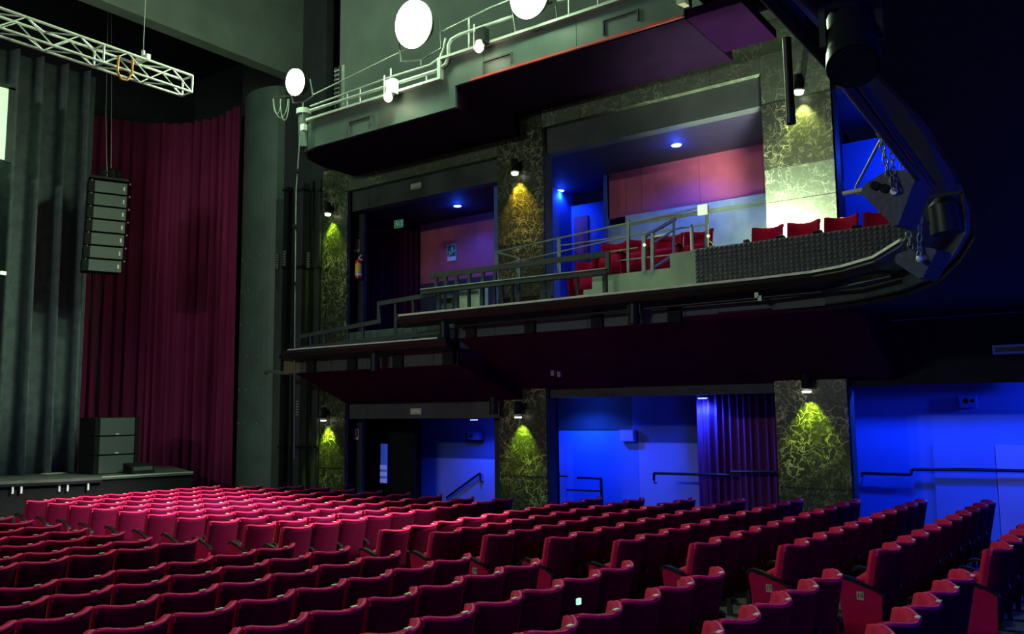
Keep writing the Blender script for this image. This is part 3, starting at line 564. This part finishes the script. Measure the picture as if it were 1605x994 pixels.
MB().box(p+Vector((0, 0, -.03)), (.36, .07, .09)).build('clamp', ALU, t)
t = thing('orange_cord', 'orange cord looped under the truss', 'cord', ox(196, 118, -13)); MB().tube([ox(186, 88, -12.98), ox(184, 112, -12.9), ox(190, 124, -12.9), ox(199, 126, -12.9), ox(207, 115, -12.9), ox(208, 93, -12.98)], .018, 6).build('cord', ORG, t)
# ================================================================== NEAR BALCONY RIGGING (top right)
t = thing('rigging_pipe', 'thick black diagonal rigging pipe along the near balcony edge', 'pipe', (-.9, 5, 1.9))
MB().tube([oy(1185, -30, 2.6), oy(1310, 105, 3.0), oy(1440, 275, 4.6)], .03, 10).build('pipe', BLK, t)
MB().tube([oy(1200, -30, 2.6), oy(1330, 105, 3.0), oy(1462, 290, 4.6)], .016, 8).build('cable', BLK, t)
MB().tube([oy(1262, 50, 2.9), oy(1300, 92, 3.05)], .012, 8).build('conduit', BP, t)
can(oy(1333, 34, 2.85), oy(1338, 104, 2.72), .078, 'large black spotlight at top right, open end facing down')
can(oy(1479, 322, 6.3), oy(1486, 366, 6.3), .10, 'black spotlight hung on the balcony curve at right')
a, b = oy(1233, 60, 4.0), oy(1240, 194, 4.0); t = thing('drop_pipe', 'short vertical black pipe hanging before the widest marble pier', 'pipe', b); MB().cyl(a, b, .021, n=16).build('tube', BLK, t); MB().cyl(b, b+Vector((0, 0, .03)), .023, n=16).build('end_cap', BLK, t)
def plate(pts, y, th, m, t, nm, holes=()):
    P = [oy(u, v, y) for u, v in pts]; n_ = len(P); d = Vector((.35, -.2, -.02)).normalized()*0+Vector((.05, th, 0))
    vs = P+[q_+d for q_ in P]; return MB().add(vs, [tuple(range(n_)), tuple(range(n_, 2*n_))[::-1]]+[(i, (i+1) % n_, n_+(i+1) % n_, n_+i) for i in range(n_)]).build(nm, m, t)
def chain(a, b, t, r_=.02, nm='chain'):
    a, b = Vector(a), Vector(b); d = b-a; n_ = max(3, int(d.length/(r_*2.3))); q0 = d.to_track_quat('Z', 'Y').to_matrix(); g = MB()
    for i in range(n_):
        c_ = a+d*((i+.5)/n_); pts = []
        for k in range(9):
            an = 2*math.pi*k/8; v_ = Vector((r_*.75*math.cos(an), 0, r_*1.5*math.sin(an)))
            if i % 2: v_ = Vector((0, v_.x, v_.z))
            pts.append(c_+q0 @ v_)
        g.tube(pts, r_*.25, 4)
    return g.build(nm, STEEL, t)
IRON = mat('cast_iron', (.07, .072, .075), .55, .3, bump=.15, scale=30)
t = thing('hanging_weight', 'upper cast-iron counterweight plate with holes hanging on chains', 'weight', oy(1395, 310, 5.0))
plate([(1350, 300), (1354, 290), (1388, 268), (1396, 266), (1434, 270), (1437, 274), (1408, 352), (1400, 354), (1352, 306)], 5.0, .22, IRON, t, 'plate')
for u, v in ((1371, 291), (1386, 295), (1401, 300)): a = oy(u, v, 4.99); MB().cyl(a+Vector((0, .01, 0)), a-Vector((0, .006, 0)), .025 if u < 1400 else .02, n=14).build('hole', MATT if u != 1401 else ALU, t)
chain(oy(1378, 205, 5.1), oy(1396, 290, 4.96), t); chain(oy(1395, 195, 5.1), oy(1402, 298, 4.96), t); chain(oy(1412, 235, 5.1), oy(1416, 268, 5.0), t)
t = thing('hanging_weight', 'lower cast-iron counterweight plate under the chained one', 'weight', oy(1430, 410, 5.3))
plate([(1402, 405), (1406, 398), (1440, 386), (1466, 390), (1468, 394), (1447, 434), (1440, 437), (1404, 412)], 5.3, .18, IRON, t, 'plate')
chain(oy(1443, 338, 5.3), oy(1440, 408, 5.26), t); chain(oy(1424, 365, 5.3), oy(1428, 390, 5.26), t)
a = oy(1441, 406, 5.25); MB().ball(a, .02, 8).build('bolt', ALU, t)
t = thing('safety_rope', 'thin rope running from rigging pipe to the pale rod', 'rope', oy(1340, 300, 5.2)); MB().tube([oy(1381, 218, 5.1), oy(1360, 258, 5.15), oy(1342, 292, 5.2), oy(1340, 303, 5.2), oy(1350, 306, 5.2)], .008, 6).build('rope', STEEL, t)
t = thing('pale_rod', 'short pale yellow rod sticking out left of the chained weight', 'rod', oy(1330, 302, 5.1)); MB().cyl(oy(1321, 304, 5.1), oy(1352, 298, 5.1), .014, n=10).build('rod', CREAM, t)
# ================================================================== SIGNS, SMALL FITTINGS
def downlight(p, label, power, tgt=None, r_=.09, ang=150):
    p = Vector(p); t = thing('downlight', label, 'lamp', p, 'blue ceiling downlights')
    point(p+Vector((0, 0, -.16)), power*.07, BLUE, .04); MB().cyl(p+Vector((0, 0, .02)), p, r_*1.25, n=20).build('rim', WHITE, t); MB().cyl(p+Vector((0, 0, .0)), p+Vector((0, 0, -.012)), r_, n=20).build('lens', LAMPB, t)
    spot(p+Vector((0, 0, -.04)), tgt or p+Vector((0, 0, -1)), power, BLUE, ang, .08, .6)
downlight(oz(717, 323, 5.12), 'blue ceiling downlight in the upper opening nearest the stage', 160)
downlight(oz(878, 299, 5.50), 'blue ceiling downlight beside the middle pier, upper right opening', 220)
downlight(oz(1060, 228, 5.50), 'larger blue ceiling downlight in the middle of the upper right opening', 260)
downlight(oy(1101, 624, 16.2), 'blue ceiling downlight above the violet curtain, ground floor', 420)
downlight(oy(743, 658, 16.0), 'blue ceiling downlight above the grey panel and sloping handrail', 260)
downlight((-10.0, 16.2, .34), 'blue ceiling downlight just right of the middle pier, ground floor', 480)
for x, y, z, e in ((-3.3, 15.5, .85, 260), (-1.2, 15.5, .85, 260), (1.2, 15.3, .6, 380)): point((x, y, z), e, BLUE, .1)
MB().b2(-4.2, -.4, 15.9, 16.0, .42, .9).build('shadow_board', DARK, rear)  # added board, only shapes the shadow edge of the blue lights on the wall
point((-3.2, 16.0, 4.6), 70, BLUE, .1)
spot((-4.75, 14.27, 2.75), (-4.3, 14.66, 3.7), 1300, (.85, 1, .72), 150, .05); point((-5.6, 15.9, 2.7), 80, (.75, 1, .72), .08)
t = thing('uplighter', 'small floor floodlight behind the foam panel washing the widest pier', 'floodlight', (-4.75, 14.35, 2.15)); MB().box((-4.75, 14.35, 2.25), (.2, .14, .2)).build('housing', BLK, t)
for u, v, y, l in ((653, 292, YP+.13, 'cream emergency light on the dark beam, upper storey'), (653, 645, YP+.1, 'cream emergency light on the dark beam, ground floor')):
    p = oy(u, v, y); t = thing('emergency_light', l, 'lamp', p); MB().box(p, (.33, .06, .14)).build('housing', CREAM, t); MB().box(p+Vector((0, -.035, 0)), (.27, .02, .05)).build('diffuser', WHITE, t); MB().box(p+Vector((0, -.035, -.045)), (.27, .02, .02)).build('trim', GREYL, t)
def sign(u, v, y, w_, h_, base, label, parts, em=0):
    p = oy(u, v, y); t = thing('sign', label, 'sign', p); MB().box(p, (w_, .015, h_)).build('board', WHITE, t); MB().box(p+Vector((0, -.009, base[1]*h_/2)), (w_*.92, .004, h_*.92*base[2])).build('field', base[0], t)
    for pts in parts: MB().add([p+Vector((x*w_/2, -.012, z*h_/2)) for x, z in pts]+[p+Vector((x*w_/2, -.016, z*h_/2)) for x, z in pts], [tuple(range(len(pts))), tuple(range(len(pts), 2*len(pts)))[::-1]]).build('pictogram', WHITE, t)
    return t
man = [[(-.62, -.5), (-.45, -.1), (-.5, .35), (-.35, .6), (-.2, .5), (-.25, .1), (-.1, -.2), (-.2, -.6), (-.35, -.2)], [(-.75, .1), (-.5, .3), (-.5, .15), (-.72, -.02)]]
arrow = [[(.08, .5), (.2, .5), (.2, -.1), (.3, -.1), (.14, -.55), (-.02, -.1), (.08, -.1)], [(.6, -.75), (.85, -.75), (.85, .8), (.6, .8)]]
GE = mat('exit_green', (0, .25, .09), .5, emit=(0, .25, .09), es=.25)
sign(625, 351, 15.0, .30, .20, (GE, 0, 1), 'hanging green exit sign with running man and down arrow', man+arrow)
sign(708, 396, 16.97, .30, .44, (SGREEN, .22, .76), 'green emergency stairs sign on the red wall', [[(-.8, -.5), (.8, .2), (.8, .32), (-.8, -.38)], [(.05, .1), (.2, .15), (.35, .3), (.3, .7), (.15, .8), (.05, .5)], [(-.6, -.1), (-.3, 0), (-.3, .2), (-.55, .2)]])
ext = [[(-.05, .7), (.15, .7), (.2, .4), (.2, -.3), (-.2, -.3), (-.2, .4)]]
sign(559, 386, 15.0, .20, .32, (SRED, .2, .78), 'fire extinguisher sign above the red extinguisher', ext)
sign(558, 681, 15.0, .18, .26, (SRED, .2, .78), 'fire extinguisher sign beside the first pier, ground floor', ext)
p = oy(562, 421, 14.9); t = thing('fire_extinguisher', 'red fire extinguisher with yellow label hanging under its sign', 'extinguisher', p)
MB().cyl(p+Vector((0, 0, -.26)), p+Vector((0, 0, .18)), .085, n=18).ball(p+Vector((0, 0, .18)), .085, 14, (1, 1, .6)).build('body', EXR, t); MB().cyl(p+Vector((0, 0, -.12)), p+Vector((0, 0, .12)), .0865, n=18).build('label_band', YEL, t); MB().cyl(p+Vector((0, 0, -.19)), p+Vector((0, 0, -.13)), .087, n=18).build('white_band', WHITE, t)
MB().bar(p+Vector((0, 0, .26)), p+Vector((.14, 0, .2)), .03).bar(p+Vector((0, 0, .28)), p+Vector((.1, 0, .33)), .025).build('handle', WHITE, t); MB().tube([p+Vector((-.02, 0, .26)), p+Vector((-.12, 0, .2)), p+Vector((-.11, 0, -.1))], .012).build('hose', BLK, t)
spot(p+Vector((-.1, -1.0, .5)), p, 4, (1, .9, .7), 22, .02)
# doors in the dark ground-floor wall
dr = bpy.data.objects.new('door_1', None); COL.objects.link(dr); dr['kind'] = 'structure'
a, b = oy(563, 700, 16.0), oy(650, 700, 16.0)
MB().b2(a.x, (a.x+b.x)/2, 16.0, 16.06, -2.6, -.16).build('door_leaf', MATT, dr); MB().b2((a.x+b.x)/2+.01, b.x, 16.0, 16.06, -2.6, -.16).build('door_leaf', MATT, dr)
a = oy(597, 703, 15.98); c_ = oy(607, 703, 15.98); MB().b2(a.x, c_.x, 15.97, 15.99, -1.75, -.75).build('pane', GLOWB, dr)  # emissive slab stands in for the blue-lit corridor seen through the door gap
for z in (-1.35, -1.52, -1.69): MB().b2(a.x, c_.x, 15.955, 15.968, z-.055, z+.055).build('paper_notice', mat('notice_glow', (.7, .75, .9), .6, emit=(.2, .25, .8), es=.5), dr)  # squares carry their own blue glow in place of light on them
a = oy(563, 700, 15.9); MB().b2(a.x-.015, a.x+.015, 15.88, 15.9, -2.4, -.75).build('edge_strip', WALLB, dr)  # pale strip paints the line of light at the door edge
# handrails of the foyer
def wall_rail(pts, label, y, r_=.028):
    P = [oy(u, v, y) for u, v in pts]; t = thing('wall_handrail', label, 'handrail', P[0]); MB().tube(P, r_, 8).build('rail', BLK, t)
    for a in (P[0], P[-1]): q_ = a+Vector((0, .12, -.06)); MB().tube([a, a+Vector((0, .02, -.06)), q_], .015).build('bracket', BLK, t)
    return t
wall_rail([(700, 780), (752, 742), (753, 752)], 'sloping dark handrail on the grey foyer panel', 16.85)
wall_rail([(1025, 753), (1025, 742), (1145, 745), (1145, 740), (1215, 740)], 'dark handrail running from the blue wall across the violet curtain', 16.15)
wall_rail([(1350, 742), (1428, 744), (1429, 736), (1500, 736), (1650, 739)], 'stepped dark handrail on the bright blue wall at right', 16.45)
t = thing('barrier', 'small square barrier frame in the blue foyer right of the middle pier', 'railing', oy(942, 800, 16.3)); MB().tube([oy(905, 749, 16.3), oy(942, 750, 16.3), oy(944, 800, 16.3)], .03).tube([oy(888, 768, 16.3), oy(942, 770, 16.3)], .02).build('frame', BLK, t)
MB().tube([oy(872, 746, 16.3), oy(890, 747, 16.3)], .02).build('stub_rail', BLK, t)
c = cloth([(oy(1093, 700, 16.4).x, 16.4), (oy(1222, 700, 16.4).x, 16.4)], -2.5, .35, 12, .06, seed=11)
tag(c.build('violet_curtain', CURTV), 'pleated violet curtain closing the lower opening left of the widest pier', 'curtain')
c = cloth([(-16.05, 15.65), (-15.8, 16.3), (-15.34, 16.92)], 1.3, 5.0, 8, .05, seed=12)
tag(c.build('dark_curtain', CURTD), 'very dark red curtain in the upper opening beside the fire extinguisher', 'curtain')
p = oy(984, 683, 16.9); t = thing('wall_cabinet', 'square pale electric box above the pale foyer panel', 'box', p); MB().box(p, (.36, .12, .26)).build('case', WALLB, t); MB().box(p+Vector((0, -.065, 0)), (.32, .01, .22)).build('door', PANEL, t)
p = oy(1518, 630, 16.5); t = thing('small_speaker', 'small blue-lit wall speaker high on the right blue wall', 'loudspeaker', p); MB().box(p, (.26, .14, .2)).build('case', WALLB, t); MB().ball(p+Vector((-.03, -.07, .02)), .05, 8, (1, .4, 1)).ball(p+Vector((.07, -.07, .02)), .035, 8, (1, .4, 1)).build('cone', MATT, t)
p = oy(1585, 548, 11); t = thing('soffit_lamp', 'dim bluish fitting under the balcony at the right edge', 'lamp', p); MB().box(p, (.35, .2, .1)).build('case', WALLD, t); MB().box(p+Vector((0, -.1, 0)), (.3, .02, .05)).build('lens', BLK, t)
for u, v in ((867, 585), (877, 587)): p = oy(u, v, 13.2); tag(MB().box(p, (.07, .06, .10)).build('sensor', mat('sensor_plum', (.25, .1, .25), .6)), 'tiny %s plum sensor under the balcony soffit' % ('left-hand' if u < 870 else 'right-hand'), 'sensor')
p = oy(774, 636, 14.4); can(p+Vector((0, 0, .18)), p+Vector((0, 0, -.18)), .09, 'black can light left of the middle pier lamp, ground floor')
t = thing('booth_box', 'black junction box on the ceiling edge near the middle pier', 'box', oy(745, 680, 16.8)); p = oy(745, 683, 16.8); MB().box(p, (.36, .14, .2)).build('case', WALLD, t); MB().ball(p+Vector((-.08, -.07, 0)), .05, 8).build('lens', BLK, t)

# ================================================================== SEATS
def seat_parts():
    W_, T_ = .515, .075; d = {}
    n = 12; m = MB(); zs = [.30, .50, .70, .84, .90, .925, .93]; th = [1, 1, 1, 1, .92, .7, .3]
    def px(t, z): return -.13*abs(t)**2.4 + (z-.30)*.20      # curve forward at the wings, lean back with height
    def rise(t): return .032*abs(t)**2.2
    ring = []
    for z, k in zip(zs, th):
        for side in (1, -1):
            r_ = range(n+1) if side == 1 else range(n, -1, -1)
            for i in r_:
                t = -1+2*i/n; e = 1-.10*max(0, abs(t)-.8)/.2 if side > 0 else 1
                zz = z+rise(t)*(z-.3)/.63 - (.02*max(0, abs(t)-.85)/.15 if z > .9 else 0)
                m_c = px(t, z); ring.append((m_c+side*T_/2*k*e, t*W_/2, zz))
    c = 2*(n+1); rows = len(zs)
    fs = [(r_*c+i, r_*c+(i+1) % c, (r_+1)*c+(i+1) % c, (r_+1)*c+i) for r_ in range(rows-1) for i in range(c)]
    fs.append(tuple(range(c))[::-1]); fs += [((rows-1)*c+i, (rows-1)*c+i+1, (rows-1)*c+c-2-i, (rows-1)*c+c-1-i) for i in range(n)]
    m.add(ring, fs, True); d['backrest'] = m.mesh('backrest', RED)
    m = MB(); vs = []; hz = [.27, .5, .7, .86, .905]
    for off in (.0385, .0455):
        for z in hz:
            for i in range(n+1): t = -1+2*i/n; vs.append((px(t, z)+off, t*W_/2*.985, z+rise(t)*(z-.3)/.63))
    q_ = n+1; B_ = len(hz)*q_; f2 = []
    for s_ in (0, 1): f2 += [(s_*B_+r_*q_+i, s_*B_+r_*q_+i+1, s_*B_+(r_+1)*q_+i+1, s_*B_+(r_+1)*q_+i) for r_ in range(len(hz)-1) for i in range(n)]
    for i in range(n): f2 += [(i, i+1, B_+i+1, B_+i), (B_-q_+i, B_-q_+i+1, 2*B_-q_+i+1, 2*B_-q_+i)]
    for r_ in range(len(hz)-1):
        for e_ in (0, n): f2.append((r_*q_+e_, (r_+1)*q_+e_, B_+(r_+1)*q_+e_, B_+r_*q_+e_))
    m.add(vs, f2, True); d['shaded_back'] = m.mesh('shaded_back', RED_SHADE)  # darker sheet over the back paints its shade
    m = MB(); pts = [Vector((px(t, .93)+.030, t*W_/2*.99, .915+rise(t)-.012*max(0, abs(t)-.85)/.15)) for t in [-1+2*i/16 for i in range(17)]]
    m.tube([pts[0]+Vector((-.01, .004, -.05))]+pts+[pts[-1]+Vector((-.01, -.004, -.05))], .015, 6); d['piping'] = m.mesh('piping', REDP)
    m = MB(); m.box((px(0, .93)+.025, .03, .944), (.03, .055, .006)); d['number_plate'] = m.mesh('number_plate', GOLD)
    # tipped-up cushion: rounded slab leaning on the backrest
    m = MB(); pf = [(-.07, .36), (-.20, .38), (-.25, .45), (-.24, .60), (-.19, .665), (-.12, .66), (-.075, .60)]; k = len(pf); vs = []
    for y, sc in ((-.225, .8), (-.20, 1), (.20, 1), (.225, .8)):
        for x, z in pf: vs.append((-.155+(x+.155)*sc, y, .51+(z-.51)*sc))
    m.add(vs, [(r_*k+i, r_*k+(i+1) % k, (r_+1)*k+(i+1) % k, (r_+1)*k+i) for r_ in range(3) for i in range(k)]+[tuple(range(k)), tuple(range(3*k, 4*k))], True); d['cushion'] = m.mesh('cushion', RED)
    def arm(y):
        m = MB(); P = [(.06, .565), (-.02, .605), (-.12, .645), (-.23, .68), (-.31, .695), (-.36, .68), (-.375, .65)]; th_ = [.04, .036, .034, .034, .034, .03, .02]; vs = []
        for (x, z), h in zip(P, th_): vs += [(x, y-.03, z), (x, y+.03, z), (x+.01, y+.028, z-h), (x+.01, y-.028, z-h)]
        k = len(P); m.add(vs, [(i*4+j, i*4+(j+1) % 4, (i+1)*4+(j+1) % 4, (i+1)*4+j) for i in range(k-1) for j in range(4)]+[(0, 1, 2, 3), tuple(range(4*k-4, 4*k))], False)
        m.b2(-.14, -.09, y-.022, y+.022, .02, .62).b2(-.26, .06, y-.02, y+.02, 0, .03); return m.mesh('armrest', BLKW)
    d['armrest'] = arm(-.27); d['armrest2'] = arm(.27)
    def side(y):
        m = MB(); m.slabxz([(.05, .55), (-.33, .665), (-.345, .62), (-.29, .14), (-.02, .10), (.03, .2)], y-.018, y+.018); return m.mesh('side_panel', RED)
    d['side_panel'] = side(-.275); d['side_panel2'] = side(.275)
    m = MB(); m.box((-.14, -.297, .52), (.062, .006, .075)); d['end_plate'] = m.mesh('end_plate', PLATE)
    return d
SP = seat_parts()
ORD = ['', 'first', 'second', 'third', 'fourth', 'fifth', 'sixth', 'seventh', 'eighth', 'ninth', 'tenth', 'eleventh', 'twelfth', 'thirteenth', 'fourteenth', 'fifteenth', 'sixteenth', 'seventeenth', 'eighteenth', 'nineteenth', 'twentieth']
def sub(name, mesh, par, loc=None):
    o = bpy.data.objects.new(name, mesh); o.parent = par; COL.objects.link(o)
    if loc: o.location = loc
    return o
def seat(x, y, z, label, group, left_end=False, right_end=False, num=None, rot=0):
    t = bpy.data.objects.new('theatre_seat', None); t.location = (x, y, z); t.rotation_euler = (0, 0, rot+random.uniform(-.012, .012)); COL.objects.link(t); t.empty_display_size = .1
    tag(t, label, 'seat', group)
    sub('backrest', SP['backrest'], t); sub('shaded_back', SP['shaded_back'], t); sub('piping', SP['piping'], t); sub('number_plate', SP['number_plate'], t); sub('cushion', SP['cushion'], t); sub('armrest', SP['armrest'], t)
    if right_end: sub('armrest', SP['armrest2'], t); sub('side_panel', SP['side_panel2'], t)
    if left_end:
        s = sub('side_panel', SP['side_panel'], t)
        if num: e = sub('end_plate', SP['end_plate'], s); text(num, .055, INK, 'number', s, Matrix.Translation((-.14, -.3015, .52)) @ Matrix.Rotation(R(90), 4, 'X'))
    return t
XK = lambda k: -1.13-.866*k
def yat(k, u, v):     # seat-row plane X = XK + .05 (Y-8)
    d = dirn(u, v); return (XK(k)-.4)/(d.x/d.y-.05)
farL = {19: (42, 785), 18: (75, 790), 17: (109, 793), 16: (144, 797), 15: (187, 803), 14: (232, 809), 13: (279, 814), 12: (330, 820), 11: (385, 827), 10: (445, 830), 8: (599, 831), 7: (680, 842), 6: (763, 834), 5: (862, 845), 4: (969, 841), 3: (1090, 849), 2: (1230, 848), 1: (1375, 860), 0: (1554, 853)}
farR = {19: (346, 760), 18: (412, 760), 17: (478, 760), 16: (519, 765), 15: (557, 765), 14: (600, 771), 13: (644, 773), 12: (694, 775), 11: (745, 780), 10: (804, 784), 8: (943, 782), 7: (1009, 786), 6: (1088, 783), 5: (1165, 789), 4: (1255, 783), 3: (1343, 787), 2: (1445, 781), 1: (1550, 786), 0: (1650, 790)}
nearR = {16: (23, 811), 15: (55, 817), 14: (99, 822), 13: (139, 831), 12: (198, 834), 11: (241, 842), 10: (313, 850), 8: (465, 855), 7: (551, 864), 6: (630, 859), 5: (740, 870), 4: (847, 867), 3: (991, 883), 2: (1130, 882), 1: (1310, 899), 0: (1510, 897)}
NUM = {4: '20', 3: '18', 2: '17', 1: '16', 6: '19', 8: '21'}
count = 0
BACKX = .04
for k in sorted(farL, reverse=True):
    rowi = (20-k) if k > 9 else (19-k)
    y0, y1 = yat(k, *farL[k]), yat(k, *farR[k]); n = max(1, round((y1-y0)/.54)); sp = (y1-y0)/n
    for i in range(n):
        y = y0+sp*(i+.5); x = XK(k)+.05*(y-8)-BACKX; z = ztop(XK(k))-.945
        seat(x, y, z, 'red velvet seat, wall side block, %s row from stage, %s seat from the aisle' % (ORD[rowi], ORD[i+1]), 'red velvet stalls seats', left_end=(i == 0), right_end=(i == n-1), num=NUM.get(k) if i == 0 else None); count += 1
for k in sorted(nearR, reverse=True):
    rowi = (20-k) if k > 9 else (19-k); y0 = yat(k, *nearR[k])
    for i in range(20):
        y = y0-.54*(i+.5); x = XK(k)+.05*(y-8)-BACKX; z = ztop(XK(k))-.945
        u, v = proj(Vector((x, y, z+.93)))
        if u < -110 or v > 1120 or y < 1.2: break
        seat(x, y, z, 'red velvet seat, camera side block, %s row from stage, %s seat from the aisle' % (ORD[rowi], ORD[i+1]), 'red velvet stalls seats', right_end=(i == 0), left_end=False); count += 1
print('seats', count)
# seats on the balcony, facing the hall
def gseat(x, y, z, label, grp, rot): return seat(x, y, z, label, grp, rot=rot, right_end=True)
for i in range(5):
    gseat(-7.5+.40+i*.0+.56*i-.45, 13.75, 2.205, 'dark red seat on the pale balcony platform, %s from the left' % ORD[i+1], 'seats on the pale balcony platform', R(90)) if i < 4 else None
gseat(-8.2, 13.9, 1.945, 'dark red seat standing lower, left of the pale balcony platform', 'seats on the pale balcony platform', R(90))
for i in range(5): gseat(-4.72+.60*i, 13.95, 2.155, 'dark red seat behind the foam panel, %s from the left' % ORD[i+1], 'seats behind the foam panel', R(90))
t = thing('light_tag', 'small glowing green tag on the back of a near seat', 'tag', oz(907, 943, -1.45)); p = oz(907, 943, -1.45); MB().box(p, (.02, .045, .045)).build('face', mat('tag_glow', (.5, 1, .7), .5, emit=(.4, 1, .6), es=1.2), t)
